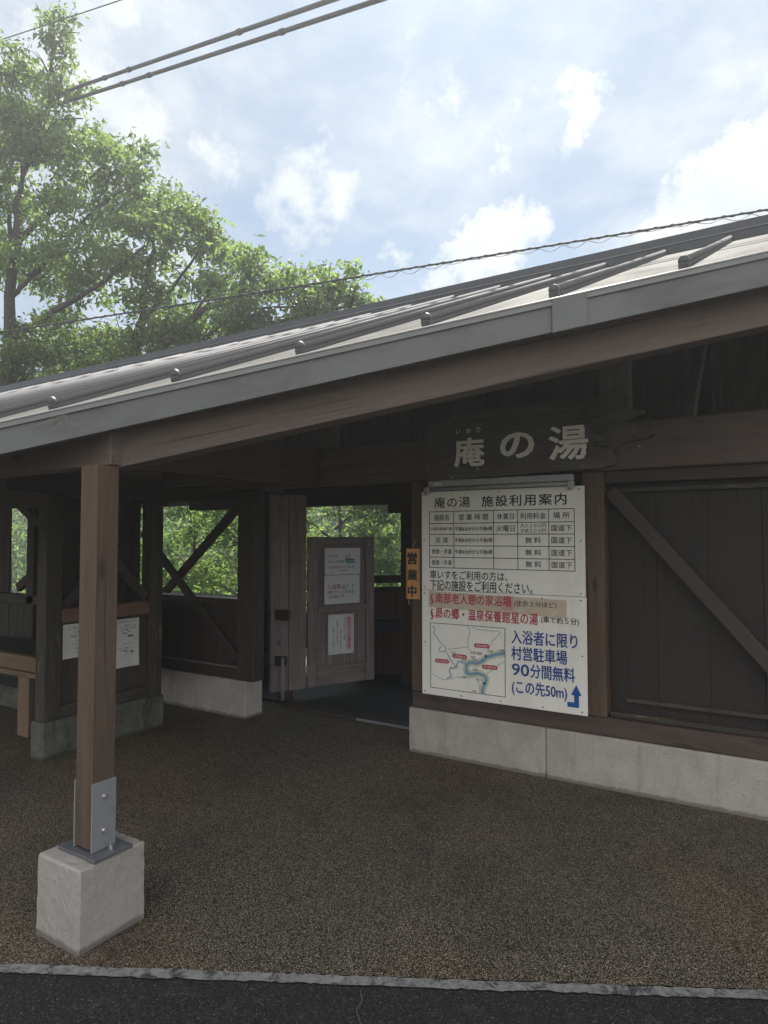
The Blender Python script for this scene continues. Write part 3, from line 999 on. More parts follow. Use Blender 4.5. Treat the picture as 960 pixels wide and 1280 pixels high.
mb.build('brace', M['wood_dark'], B)
mb = MB()
mb.bar((-5.62, WY + 0.030, 1.66), (-4.30, WY + 0.030, 0.50), 0.035, 0.080, (0.66, 0, 0.75))
mb.build('brace', M['wood_dark'], B)
for x in (-5.95, -7.5):
    mb = MB()
    mb.box(x, x + 0.14, WY + 0.01, WY + 0.15, 0.442, 2.034, 'z', 0.006)
    mb.build('post', M['wood_dark'], B)
mb = MB()
mb.bar((-7.36, WY + 0.065, 1.93), (-5.97, WY + 0.065, 1.06), 0.04, 0.085, (0.5, 0, -0.85))
mb.build('brace', M['wood_dark'], B)
mb = MB()
mb.bar((-5.97, WY + 0.020, 1.93), (-7.36, WY + 0.020, 1.06), 0.04, 0.085, (0.5, 0, 0.85))
mb.build('brace', M['wood_dark'], B)

# ---- entrance: threshold, side boards, gate leaf
mb = MB()
mb.box(-4.17, -2.502, 4.86, 4.96, -0.02, 0.022, 'x', 0.006)
mb.build('threshold', M['wood_dark'], B)
mb = MB()
mb.box(-3.3, -2.5, 4.835, 4.842, 0.0, 0.012, 'x', 0.001)
mb.box(-3.3, -2.5, 4.85, 4.857, 0.0, 0.018, 'x', 0.001)
mb.build('threshold_track', M['steel'], B)
GA = Vector((-4.161, 5.252, 0))
GD = Vector((0.343, 0.695, 0)).normalized()
GN = Vector((GD.y, -GD.x, 0))                           # face towards the visitor
def gp(s, z, out=0.0):
    q = GA + GD * s + GN * out
    return Vector((q.x, q.y, z))
def gbox(q, s0, s1, z0, z1, d0, d1, grain='z', mi=0, bev=0.003):
    c = gp((s0 + s1) / 2, (z0 + z1) / 2, (d0 + d1) / 2)
    e = {'x': GD, 'y': GN, 'z': Vector((0, 0, 1))}
    h = {'x': (s1 - s0) / 2, 'y': (d1 - d0) / 2, 'z': (z1 - z0) / 2}
    order = grain + ''.join(k for k in 'xyz' if k != grain)
    q.obox(c, [e[k] for k in order], [h[k] for k in order], bev, mi)
# fixed wing: two wide boards that reach up to the beam
mb = MB()
gbox(mb, -0.40, -0.215, 0.10, 2.03, -0.05, 0.0)
gbox(mb, -0.21, -0.025, 0.10, 2.03, -0.045, 0.004)
mb.build('gate_wing', M['wood_grey'], B)
mb = MB()
gbox(mb, -0.30, -0.16, -0.02, 0.098, -0.06, -0.005)
mb.build('gate_foot', M['wood_dark'], B)
# leaf: stiles, rails and boarded field
mb = MB()
gbox(mb, 0.0, 0.105, 0.10, 1.612, -0.036, 0.0)
gbox(mb, 0.672, 0.775, 0.10, 1.612, -0.036, 0.0)
gbox(mb, 0.107, 0.670, 1.498, 1.610, -0.034, -0.002, 'x')
gbox(mb, 0.107, 0.670, 0.838, 0.905, -0.034, 0.010, 'x')
gbox(mb, 0.107, 0.670, 0.102, 0.300, -0.034, -0.003, 'x')
s = 0.107
while s < 0.66:
    wd = min(0.094, 0.670 - s)
    gbox(mb, s + 0.001, s + wd - 0.001, 0.30, 0.84, -0.030, -0.016 + random.uniform(-0.002, 0.002))
    gbox(mb, s + 0.001, s + wd - 0.001, 0.903, 1.50, -0.030, -0.016 + random.uniform(-0.002, 0.002))
    s += wd
leaf = mb.build('gate_leaf', M['wood_grey'], B)
for z in (1.37, 0.96, 0.22):
    mb = MB()
    gbox(mb, -0.022, 0.003, z, z + 0.10, 0.001, 0.006, 'z', 0, 0.001)
    mb.tube([gp(-0.011, z, 0.006), gp(-0.011, z + 0.10, 0.006)], 0.005, 8)
    mb.build('hinge', M['brass'], leaf)
mb = MB()
mb.tube([gp(0.705, 1.53, 0.0), gp(0.705, 1.53, 0.02)], 0.010, 8)
mb.build('catch', M['bolt'], leaf)
# slatted side wall in the gap beside the wing, seen with light between its boards
mb = MB()
for x0, x1 in ((-5.12, -5.035), (-5.020, -4.925), (-4.912, -4.75)):
    mb.box(x0, x1, 5.50, 5.52, 0.0, 1.96, 'z', 0.002)
mb.build('side_boarding', M['wood_dark'], B)
mb = MB()
mb.box(-4.62, -4.16, 4.93, 4.98, 0.80, 0.90, 'x', 0.004)
mb.build('side_rail', M['wood_dark'], B)
mb = MB()
mb.box(-4.62, -4.20, 4.93, 4.98, 0.36, 0.45, 'x', 0.004)
mb.build('side_rail', M['wood_dark'], B)
mb = MB()
mb.tube([(-4.215, 4.90, 0.79), (-4.215, 4.90, 0.60)], 0.006, 8)
mb.tube([(-4.215, 4.90, 0.62), (-4.215, 4.885, 0.57), (-4.215, 4.86, 0.585)], 0.013, 8)
mb.tube([(-4.20, 4.91, 0.45), (-4.20, 4.91, 0.04)], 0.017, 8)
mb.build('gate_bolt', M['steel'], B)
# rear posts and bracket
mb = MB()
mb.box(-3.655, -3.50, 6.22, 6.36, 0.0, 1.973, 'z', 0.005)
mb.build('post', M['wood_dark'], B)
mb = MB()
mb.box(-3.83, -3.657, 6.24, 6.34, 1.875, 1.973, 'x', 0.004)
mb.build('bracket', M['wood_dark'], B)
planks('wall_panel', -2.36, 2.9, 5.9, 0.0, 2.3, 0.16, M['wood_dark'], gap=-0.01)

# dark floor of the passage
mb = MB()
mb.box(-5.2, -2.3, 4.965, 7.6, -0.03, 0.016, 'x', 0.0)
struct(mb.build('floor', M['mat']))

# ---- low boarded fence at the back of the passage
FE = thing('passage_fence', 'low plank fence closing the back of the entrance passage', 'fence')
fa0 = Vector((-4.35, 6.36, 0))
fd = Vector((0.80, 0.60, 0)).normalized()
fnn = Vector((fd.y, -fd.x, 0))
def fp(s, z, out=0.0):
    q = fa0 + fd * s + fnn * out
    return Vector((q.x, q.y, z))
def fbox(q, s0, s1, z0, z1, d0, d1, grain='z'):
    e = {'x': fd, 'y': fnn, 'z': Vector((0, 0, 1))}
    h = {'x': (s1 - s0) / 2, 'y': (d1 - d0) / 2, 'z': (z1 - z0) / 2}
    order = grain + ''.join(k for k in 'xyz' if k != grain)
    q.obox(fp((s0 + s1) / 2, (z0 + z1) / 2, (d0 + d1) / 2), [e[k] for k in order], [h[k] for k in order], 0.003)
mb = MB()
s = 0.0
while s < 2.6:
    fbox(mb, s - 0.003, s + 0.1025, 0.0, 0.93 + 0.05 * math.sin(2.2 * s + 0.6), -0.02, random.uniform(-0.002, 0.002))
    s += 0.1
mb.build('boards', M['wood_brown'], FE)
mb = MB()
fbox(mb, -0.1, 2.6, 1.075, 1.165, -0.03, 0.02, 'x')
mb.build('rail', M['wood_dark'], FE)
mb = MB()
pts = [fp(0.1 * k, 0.955 + 0.05 * math.sin(0.22 * k + 0.6), 0.0) for k in range(0, 26)]
for a, b in zip(pts, pts[1:]):
    mb.bar(a, b, 0.06, 0.055)
mb.build('cap_rail', M['wood_dark'], FE)
mb = MB()
mb.tube([fp(0.0, 0.665, 0.03), fp(2.4, 0.70, 0.03)], 0.007, 8)
pipe = tag(mb.build('water_pipe', M['steel']), 'thin pale pipe running along the fence in the entrance passage', 'pipe')
V = thing('vent_grille', 'bluish louvred vent grille low on the passage fence', 'vent')
mb = MB()
fbox(mb, 0.74, 1.15, 0.565, 0.585, 0.002, 0.03, 'x')
fbox(mb, 0.74, 1.15, 0.365, 0.385, 0.002, 0.03, 'x')
fbox(mb, 0.74, 0.76, 0.387, 0.563, 0.002, 0.03, 'z')
fbox(mb, 1.13, 1.15, 0.387, 0.563, 0.002, 0.03, 'z')
mb.build('frame', M['vent'], V)
mb = MB()
for k in range(8):
    fbox(mb, 0.762, 1.128, 0.392 + k * 0.022, 0.403 + k * 0.022, 0.004, 0.022, 'x')
mb.build('louvres', M['vent'], V)
HO = thing('water_tap', 'small tap with a dark hanging hose beside the vent grille', 'tap')
mb = MB()
mb.tube([fp(0.66, 0.52, 0.0), fp(0.66, 0.52, 0.06), fp(0.66, 0.49, 0.075)], 0.012, 8)
fbox(mb, 0.635, 0.685, 0.52, 0.57, 0.03, 0.055)
mb.build('spout', M['white_plastic'], HO)
mb = MB()
mb.tube([fp(0.66, 0.50, 0.075), fp(0.655, 0.40, 0.08), fp(0.61, 0.25, 0.06), fp(0.60, 0.17, 0.05)], 0.012, 8)
mb.build('hose', M['rubber'], HO)
mb = MB()
fbox(mb, 0.02, 0.62, 0.615, 0.64, 0.002, 0.16, 'x')
fbox(mb, 0.05, 0.60, 0.52, 0.612, 0.006, 0.10, 'x')
tag(mb.build('wall_shelf', plain('dark_blue_board', (0.035, 0.042, 0.07), 0.6, 0, 0.2)), 'short dark bluish shelf box fixed on the passage fence', 'shelf')

# ------------------------------------------------------------------ side booth (hand bath) on the left
HB = thing('hand_bath_booth', 'weathered open timber booth on mossy concrete left of the entrance', 'booth')
BX = -4.625
mb = MB()
mb.box(-4.78, BX, 2.78, 3.865, -0.03, 0.262, 'y', 0.012)
mb.build('concrete_base', M['concrete_moss'], HB)
mb = MB()
mb.box(-4.755, BX - 0.012, 2.795, 2.925, 0.264, 1.93, 'z', 0.006)
mb.build('post', M['wood_worn'], HB)
mb = MB()
mb.box(-4.755, BX - 0.012, 3.715, 3.845, 0.264, 1.93, 'z', 0.006)
mb.build('post', M['wood_worn'], HB)
mb = MB()
mb.box(-4.74, BX - 0.008, 2.927, 3.713, 0.964, 1.070, 'y', 0.005)
mb.build('rail', M['wood_rail'], HB)
mb = MB()
y = 2.927
while y < 3.71:
    ww = min(0.10, 3.713 - y)
    mb.box(-4.70, -4.675 + random.uniform(-0.002, 0.002), y + 0.001, y + ww - 0.001, 0.36, 0.962, 'z', 0.002)
    y += ww
mb.build('wall_panel', M['wood_dark'], HB)
mb = MB()
mb.box(-4.74, BX - 0.016, 2.927, 3.713, 0.264, 0.358, 'y', 0.005)
mb.build('sill_beam', M['wood_worn'], HB)
mb = MB()
mb.box(-4.76, BX - 0.010, 2.5, 4.36, 1.932, 2.10, 'y', 0.006)
mb.build('beam', M['wood_dark'], HB)
mb = MB()
mb.box(-8.5, -4.762, 2.80, 2.92, 1.835, 1.98, 'x', 0.006)
mb.build('beam', M['wood_dark'], HB)
mb = MB()
mb.box(BX - 0.008, BX + 0.06, 3.72, 3.84, 1.87, 1.93, 'y', 0.005)
mb.build('bracket', M['wood_dark'], HB)
# boards and braces inside the booth
mb = MB()
mb.box(-5.02, -5.0, 2.98, 3.84, 0.9, 1.93, 'z', 0.003)
mb.build('inner_panel', M['wood_dark'], HB)
mb = MB()
mb.bar((-4.69, 2.95, 1.09), (-4.69, 3.50, 1.55), 0.05, 0.07)
mb.build('brace', M['wood_dark'], HB)
mb = MB()
mb.bar((-4.69, 3.70, 1.10), (-4.69, 3.20, 1.62), 0.05, 0.07)
mb.build('brace', M['wood_dark'], HB)
# back and side of the booth, seen past its front post
mb = MB()
mb.box(-8.3, -4.76, 3.80, 3.92, 0.93, 1.02, 'x', 0.006)
mb.build('rail', M['wood_worn'], HB)
q = planks('wall_panel', -8.3, -4.8, 3.84, 0.30, 0.93, 0.14, M['wood_worn'], par=HB)
planks('inner_panel', -8.3, -7.15, 3.90, 1.02, 1.93, 0.15, M['wood_dark'], par=HB, gap=0.012)  # boards added to darken the far bay, in place of dark foliage
mb = MB()
mb.box(-6.66, -6.53, 3.80, 3.93, 0.0, 1.93, 'z', 0.006)
mb.build('post', M['wood_dark'], HB)
mb = MB()
mb.bar((-6.9, 3.86, 1.08), (-5.2, 3.86, 2.0), 0.05, 0.09)
mb.build('brace', M['wood_dark'], HB)
mb = MB()
mb.bar((-6.9, 3.80, 2.0), (-5.2, 3.80, 1.08), 0.05, 0.09)
mb.build('brace', M['wood_dark'], HB)

BE = thing('trough_bench', 'tan timber bench with one pale leg inside the booth', 'bench')
mb = MB()
mb.box(-7.2, -4.86, 3.00, 3.06, 0.535, 0.655, 'x', 0.006)
mb.build('front_board', M['wood_tan'], BE)
mb = MB()
mb.box(-7.2, -4.86, 2.98, 3.05, 0.495, 0.533, 'x', 0.005)
mb.build('ledge', M['wood_tan'], BE)
mb = MB()
mb.box(-7.2, -4.86, 3.062, 3.60, 0.60, 0.63, 'x', 0.004)
mb.build('seat', M['wood_dark'], BE)
for x in (-5.40, -7.0):
    mb = MB()
    mb.box(x, x + 0.16, 3.03, 3.17, 0.0, 0.493, 'z', 0.006)
    mb.build('leg', M['wood_tan'], BE)
mb = MB()
mb.box(-8.0, -5.75, 3.45, 3.75, 0.0, 0.20, 'x', 0.02)
tag(mb.build('stone_step', M['concrete_moss']), 'low mossy stone block under the bench in the booth', 'stone block')

# posters on the booth wall
PF = ((-4.672, 0, 0), (0, 1, 0), (0, 0, 1), (1, 0, 0))
P1 = thing('poster', 'plain typed poster on the booth wall, half hidden by the post', 'poster')
mb = MB()
mb.box(-4.6735, -4.6715, 2.955, 3.235, 0.690, 0.948, 'y', 0.0)
mb.build('sheet', M['paper_old'], P1)
P1F = ((-4.671, 0, 0), (0, 1, 0), (0, 0, 1), (1, 0, 0))
mb = MB()
for k, (s, a) in enumerate((('ご利用案内', 0.115), ('手湯をご利用の', 0.16), ('皆様へ', 0.14), ('お湯は熱いので', 0.18), ('ご注意ください', 0.15), ('午前8時30分から', 0.17), ('午後6時まで', 0.18))):
    letters(mb, s, (2.955 + a - 0.075, 3.215, 0.905 - k * 0.031, 0.925 - k * 0.031), P1F)
mb.build('lettering', M['ink_grey'], P1)
P2 = thing('poster', 'hand drawn picture map poster with curled corner on the booth wall', 'poster')
mb = MB()
pv = []
NS = 9
for j in range(NS):
    for i in range(NS):
        s_, z_ = i / (NS - 1), j / (NS - 1)
        curl = 0.03 * max(0, s_ - 0.75) ** 2 * 16 * max(0, 0.5 - z_) * 2
        pv.append((-4.6715 + curl * 0.5, 3.275 + 0.357 * s_ - curl * 0.2, 0.545 + 0.392 * z_))
b = len(mb.v)
mb.v += pv
mb.g += pv
for j in range(NS - 1):
    for i in range(NS - 1):
        a = b + j * NS + i
        mb.f.append([a, a + 1, a + NS + 1, a + NS])
        mb.mi.append(0)
        mb.sm.append(True)
mb.build('sheet', M['paper_old'], P2)
mb = MB()
letters(mb, '湯めぐり散策マップ', (3.30, 3.60, 0.905, 0.925), P1F)
rr = random.Random(5)
for k in range(46):
    y_, z_ = rr.uniform(3.29, 3.58), rr.uniform(0.62, 0.89)
    w_, h_ = rr.uniform(0.006, 0.04), rr.uniform(0.003, 0.006)
    mb.ribbon([(-4.6705, y_, z_), (-4.6705, y_ + w_, z_ + rr.uniform(-0.004, 0.004))], h_, (1, 0, 0))
for k in range(7):
    y_, z_ = rr.uniform(3.29, 3.55), rr.uniform(0.62, 0.88)
    pp = [(-4.6707, y_ + 0.02 * i + rr.uniform(-0.01, 0.01), z_ + rr.uniform(-0.02, 0.02)) for i in range(4)]
    mb.ribbon(pp, 0.0025, (1, 0, 0))
for y_, z_, w_, h_ in ((3.345, 0.832, 0.028, 0.012), (3.335, 0.812, 0.04, 0.018), (3.545, 0.795, 0.05, 0.014), (3.575, 0.665, 0.045, 0.014)):
    q = MB()
    q.ribbon([(-4.6703, y_ - w_ / 2, z_), (-4.6703, y_ + w_ / 2, z_)], h_, (1, 0, 0))
    q.build('caption', M['ink'], P2)
mb.build('print', plain('poster_ink', (0.06, 0.07, 0.12), 0.6, 0, 0.2), P2)['kind'] = 'stuff'

# ------------------------------------------------------------------ notices on the gate leaf
GF = (tuple(gp(0, 0, 0.006)), tuple(GD), (0, 0, 1), tuple(GN))
def notice(label, s0, s1, z0, z1, d=0.002):
    th = thing('notice', label, 'notice', group='notices on the open gate')
    q = MB()
    gbox(q, s0, s1, z0, z1, d, d + 0.003, 'x', 0, 0.0)
    q.build('sheet', M['paper'], th)
    q = MB()
    for a, b in ((s0 + 0.014, z0 + 0.014), (s1 - 0.014, z0 + 0.014), (s0 + 0.014, z1 - 0.014), (s1 - 0.014, z1 - 0.014), ((s0 + s1) / 2, z0 + 0.014), ((s0 + s1) / 2, z1 - 0.014)):
        q.tube([gp(a, b, d + 0.003), gp(a, b, d + 0.005)], 0.004, 8, smooth=False)
    q.build('pin', M['ink'], th)
    return th
N1 = notice('white notice with a blue steaming bath picture, topmost on the gate', 0.182, 0.597, 1.221, 1.495)
mb = MB()
letters(mb, '公衆浴場', (0.222, 0.324, 1.402, 1.424), GF)
letters(mb, '庵の湯 営業時間', (0.222, 0.400, 1.344, 1.368), GF)
letters(mb, '午前8時30分〜午後6時', (0.222, 0.525, 1.285, 1.311), GF)
letters(mb, '(火曜日 休業)', (0.332, 0.455, 1.252, 1.272), GF)
mb.build('lettering', M['ink_grey'], N1)
mb = MB()
def gl(pts):
    return [gp(a, b, 0.0062) for a, b in pts]
for k in range(3):
    s = 0.425 + k * 0.022
    mb.ribbon(gl([(s, 1.385), (s - 0.006, 1.400), (s + 0.004, 1.415), (s - 0.003, 1.432)]), 0.006, GN)
mb.ribbon(gl([(0.415, 1.378), (0.47, 1.378), (0.53, 1.372)]), 0.014, GN, 0.0004)
mb.build('picture', M['ink_grey'], N1)
mb = MB()
mb.ribbon(gl([(0.412, 1.360), (0.45, 1.350), (0.50, 1.352), (0.548, 1.343)]), [0.02, 0.036, 0.03, 0.012], GN)
mb.build('picture_water', M['river'], N1)
N2 = notice('white no-bathing notice with red heading, middle of the gate', 0.177, 0.590, 0.921, 1.215)
mb = MB()
letters(mb, '入浴禁', (0.209, 0.365, 1.072, 1.123), GF, 0.012)
mb.build('red_lettering', M['red'], N2)
mb = MB()
letters(mb, '止！！', (0.372, 0.508, 1.074, 1.121), GF, 0.010)
letters(mb, '飲酒されていた方の入浴', (0.210, 0.526, 1.026, 1.060), GF, 0.008)
letters(mb, '入浴は禁止です。', (0.210, 0.420, 0.981, 1.014), GF, 0.008)
mb.build('lettering', M['ink'], N2)
N3 = notice('white no-smoking notice in vertical red writing, lowest on the gate', 0.222, 0.519, 0.405, 0.811)
mb = MB()
letters(mb, '敷地内全面禁煙', (0.444, 0.486, 0.45, 0.783), GF, 0.012, vertical=True)
mb.ribbon(gl([(0.434, 0.795), (0.498, 0.795), (0.498, 0.425), (0.434, 0.425), (0.434, 0.795)]), 0.0035, GN)
mb.build('red_lettering', M['red'], N3)
mb = MB()
letters(mb, 'タバコはすべて禁煙', (0.400, 0.417, 0.545, 0.79), GF, vertical=True)
letters(mb, 'お断りしております', (0.360, 0.377, 0.455, 0.665), GF, vertical=True)
letters(mb, 'ご理解くださいますよう', (0.318, 0.336, 0.50, 0.765), GF, vertical=True)
letters(mb, 'お願いいたします。', (0.275, 0.292, 0.465, 0.688), GF, vertical=True)
mb.build('lettering', M['ink'], N3)

# ------------------------------------------------------------------ large information sign
SG = thing('information_sign', 'large off-white information sign with table, map and blue arrow on the entrance wall', 'sign')
SY = 4.345
mb = MB()
sx0, sx1 = -2.368, -1.160
mb.box(sx0, sx1, SY, SY + 0.012, 1.2155, 1.941, 'x', 0.001)
mb.box(sx0, sx1 + 0.004, SY + 0.001, SY + 0.013, 0.448, 1.2125, 'x', 0.001)
mb.build('board', M['sign'], SG)
mb = MB()
for z in (0.55, 1.15, 1.30, 1.85):
    mb.box(-2.34, -1.19, SY + 0.0135, SY + 0.040, z, z + 0.04, 'x', 0.002)
mb.build('batten', M['wood_brown'], SG)
F = ((0, SY - 0.0015, 0), (1, 0, 0), (0, 0, 1), (0, -1, 0))
def sp(x, z, lift=0.0015):
    return (x, SY - lift, z)
def seg(q, pts, wd, lift=0.0015, mi=0):
    q.ribbon([sp(x, z, lift) for x, z in pts], wd, (0, -1, 0), 0, mi)
mb = MB()
for z in (0.47, 0.83, 1.19, 1.235, 1.58, 1.92):
    for x in (-2.345, -1.75, -1.19) if z not in (0.83, 1.58) else (-2.345, -1.185):
        mb.tube([(x, SY, z), (x, SY - 0.004, z)], 0.0045, 8, smooth=False)
for x in (-2.05, -1.45):
    for z in (0.468, 1.192):
        mb.tube([(x, SY, z), (x, SY - 0.004, z)], 0.0045, 8, smooth=False)
mb.build('screw', M['ink'], SG)
# tape over the first red line
mb = MB()
seg(mb, [(-2.31, 1.148), (-1.285, 1.128)], 0.118, 0.0008)
mb.build('tape', M['tape'], SG)
mb = MB()
seg(mb, [(-1.735, 1.150), (-1.655, 1.147)], 0.098, 0.0011)
mb.build('tape', M['tape_red'], SG)
# black writing and table
mb = MB()
letters(mb, '庵の湯', (-2.259, -1.973, 1.820, 1.897), F, 0.012)
letters(mb, '施設利用案内', (-1.883, -1.277, 1.820, 1.897), F, 0.018)
cols = [-2.301, -2.102, -1.794, -1.617, -1.398, -1.226]
rows = [1.792, 1.705, 1.6245, 1.5415, 1.457, 1.3805]
for z in rows:
    seg(mb, [(cols[0], z), (cols[-1], z)], 0.005)
for x in cols:
    seg(mb, [(x, rows[0]), (x, rows[-1])], 0.005, 0.0017)
def cell(s, c, r, hh=0.045, ww=0.80, dz=0.0, bold=0.012):
    x0, x1 = cols[c], cols[c + 1]
    zc_ = (rows[r] + rows[r + 1]) / 2 + dz
    cx = (x0 + x1) / 2
    half = (x1 - x0) * ww / 2
    letters(mb, s, (cx - half, cx + half, zc_ - hh / 2, zc_ + hh / 2), F, bold)
cell('施設名', 0, 0, 0.044, 0.62)
cell('営 業 時 間', 1, 0, 0.044, 0.74)
cell('休業日', 2, 0, 0.044, 0.70)
cell('利用料金', 3, 0, 0.044, 0.82)
cell('場 所', 4, 0, 0.044, 0.64)
cell('公衆浴場(庵の湯)', 0, 1, 0.026, 0.88)
cell('足 湯', 0, 2, 0.040, 0.50)
cell('飲泉・手湯', 0, 3, 0.036, 0.80)
cell('飲泉・手湯', 0, 4, 0.036, 0.80)
cell('午前8:30分から午後6時', 1, 1, 0.032, 0.94, 0, 0.02)
cell('午前8:30分から午後6時', 1, 2, 0.032, 0.94, 0, 0.02)
cell('午前8:30分から午後6時', 1, 3, 0.032, 0.94, 0, 0.02)
cell('火曜日', 2, 1, 0.044, 0.76)
cell('大人３００円', 3, 1, 0.029, 0.82, 0.018, 0.008)
cell('子供２００円', 3, 1, 0.029, 0.82, -0.018, 0.008)
for r_ in (2, 3, 4):
    cell('無 料', 3, r_, 0.042, 0.50)
for r_ in (1, 2, 3, 4):
    cell('国道下', 4, r_, 0.042, 0.80)
letters(mb, '車いすをご利用の方は、', (-2.298, -1.694, 1.298, 1.361), F, 0.014)
letters(mb, '下記の施設をご利用ください。', (-2.298, -1.516, 1.216, 1.292), F, 0.012)
letters(mb, '(徒歩３分ほど)', (-1.648, -1.353, 1.124, 1.171), F, 0.010)
letters(mb, '(車で約５分)', (-1.457, -1.204, 1.022, 1.074), F, 0.010)
mb.build('lettering', M['ink'], SG)
mb = MB()
letters(mb, '§.南部老人憩の家浴場', (-2.295, -1.667, 1.110, 1.195), F, 0.014)
letters(mb, '§.昴の郷・温泉保養館星の湯', (-2.295, -1.480, 0.998, 1.088), F, 0.014)
mb.build('red_lettering', M['red'], SG)
mb = MB()
letters(mb, '入浴者に限り', (-1.668, -1.216, 0.874, 0.968), F, 0.018)
letters(mb, '村営駐車場', (-1.669, -1.285, 0.764, 0.856), F, 0.018)
letters(mb, '90', (-1.665, -1.545, 0.660, 0.738), F, 0.024)
letters(mb, '分間無料', (-1.535, -1.235, 0.654, 0.746), F, 0.018)
letters(mb, '(この先50m)', (-1.666, -1.288, 0.524, 0.628), F, 0.016)
mb.build('blue_lettering', M['blue'], SG)
mb = MB()
arrow = [(-1.227, 0.640), (-1.262, 0.573), (-1.2415, 0.573), (-1.2415, 0.526), (-1.286, 0.526), (-1.286, 0.494), (-1.2105, 0.494), (-1.2105, 0.573), (-1.192, 0.573)]
mb.poly([sp(x, z, 0.0005) for x, z in arrow], 0.001, (0, -1, 0))
mb.build('arrow', M['arrow'], SG)
# the little valley map
MAPL = {'river': [(-1.714, 0.8), (-1.769, 0.791), (-1.815, 0.775), (-1.855, 0.757), (-1.895, 0.726), (-1.935, 0.71), (-1.968, 0.715), (-2.003, 0.695), (-2.01, 0.667), (-2.006, 0.637), (-1.976, 0.631), (-1.929, 0.641), (-1.889, 0.637), (-1.86, 0.62), (-1.86, 0.592), (-1.872, 0.566), (-1.883, 0.534), (-1.889, 0.505)],
        'river2': [(-2.003, 0.695), (-2.044, 0.708), (-2.071, 0.709), (-2.085, 0.678), (-2.113, 0.657), (-2.134, 0.661), (-2.141, 0.629), (-2.127, 0.599), (-2.163, 0.582)],
        'stream': [(-2.278, 0.953), (-2.261, 0.922), (-2.269, 0.896), (-2.24, 0.866), (-2.211, 0.831), (-2.179, 0.808), (-2.176, 0.777), (-2.212, 0.767), (-2.226, 0.785), (-2.204, 0.806)],
        'stream2': [(-2.176, 0.777), (-2.155, 0.753), (-2.134, 0.717), (-2.113, 0.694), (-2.078, 0.66)]}
ROADS = [[(-1.994, 0.970), (-1.978, 0.93), (-1.995, 0.867), (-1.988, 0.806), (-1.961, 0.783)], [(-1.749, 0.947), (-1.762, 0.922), (-1.801, 0.883), (-1.828, 0.838), (-1.848, 0.8)],
         [(-2.284, 0.607), (-2.248, 0.586), (-2.191, 0.57), (-2.135, 0.579), (-2.079, 0.598), (-2.051, 0.601)], [(-2.058, 0.588), (-2.044, 0.602), (-1.996, 0.601), (-1.942, 0.613), (-1.916, 0.579), (-1.909, 0.531)],
         [(-1.96, 0.963), (-1.9, 0.949), (-1.755, 0.949)], [(-1.849, 0.648), (-1.796, 0.689), (-1.744, 0.731), (-1.718, 0.743)], [(-2.16, 0.79), (-2.10, 0.80), (-2.03, 0.815), (-1.99, 0.82)]]
def smooth(pts, n=4):
    out = []
    for i in range(len(pts) - 1):
        p0, p1, p2, p3 = [np.array(pts[min(max(i + d_, 0), len(pts) - 1)]) for d_ in (-1, 0, 1, 2)]
        for k in range(n):
            u_ = k / n
            out.append(tuple(0.5 * ((2 * p1) + (-p0 + p2) * u_ + (2 * p0 - 5 * p1 + 4 * p2 - p3) * u_ ** 2 + (-p0 + 3 * p1 - 3 * p2 + p3) * u_ ** 3)))
    return out + [tuple(pts[-1])]
mb = MB()
seg(mb, smooth(MAPL['river']), 0.050, 0.0006)
mb.build('map_valley', M['valley'], SG)
mb = MB()
seg(mb, smooth(MAPL['river']), 0.022, 0.0010)
seg(mb, smooth(MAPL['river2']), 0.009, 0.0013)
for k_ in ('stream', 'stream2'):
    seg(mb, smooth(MAPL[k_]), 0.006, 0.0014)
mb.build('map_river', M['river'], SG)
mb = MB()
for i_, r_ in enumerate(ROADS):
    seg(mb, smooth(r_), 0.004, 0.0016 + i_ * 0.0001)
mb.build('map_road', M['mapline'], SG)
mb = MB()
seg(mb, [(-2.2985, 0.9735), (-1.7135, 0.9735)], 0.004)
seg(mb, [(-2.2985, 0.5015), (-1.7135, 0.5015)], 0.004)
seg(mb, [(-2.2965, 0.9735), (-2.2965, 0.5015)], 0.004, 0.0016)
seg(mb, [(-1.7155, 0.9735), (-1.7155, 0.5015)], 0.004, 0.0016)
for (x, z) in [(-2.113, 0.771), (-2.026, 0.725), (-2.026, 0.605), (-1.939, 0.667), (-1.950, 0.514), (-1.824, 0.806), (-1.74, 0.82), (-1.941, 0.736), (-1.958, 0.752)]:
    letters(mb, '村道', (x - 0.016, x + 0.018, z - 0.008, z + 0.008), ((0, SY - 0.0024, 0), (1, 0, 0), (0, 0, 1), (0, -1, 0)))
letters(mb, '十津川温泉', (-1.975, -1.885, 0.772, 0.795), ((0, SY - 0.0025, 0), (1, 0, 0), (0, 0, 1), (0, -1, 0)))
letters(mb, '至本宮', (-1.935, -1.886, 0.592, 0.607), ((0, SY - 0.0025, 0), (1, 0, 0), (0, 0, 1), (0, -1, 0)))
mb.build('map_lettering', M['ink'], SG)
mb = MB()
for (x, z) in ((-1.872, 0.578), (-1.858, 0.768)):
    mb.tube([sp(x, z, 0.0005), sp(x, z, 0.0022)], 0.011, 6, smooth=False)
mb.build('map_shield', M['arrow'], SG)
mb = MB()
for (x, z) in ((-1.89, 0.838), (-2.061, 0.748), (-2.203, 0.701), (-1.83, 0.694)):
    n8 = []
    for k in range(16):
        an = 2 * math.pi * k / 16
        n8.append(sp(x + (0.042 if math.cos(an) > 0 else -0.042) * 1.0 + 0.015 * math.cos(an), z + 0.015 * math.sin(an), 0.0006))
    mb.poly(n8, 0.002, (0, -1, 0))
mb.build('map_marker', M['mapred'], SG)
mb = MB()
F3 = ((0, SY - 0.003, 0), (1, 0, 0), (0, 0, 1), (0, -1, 0))
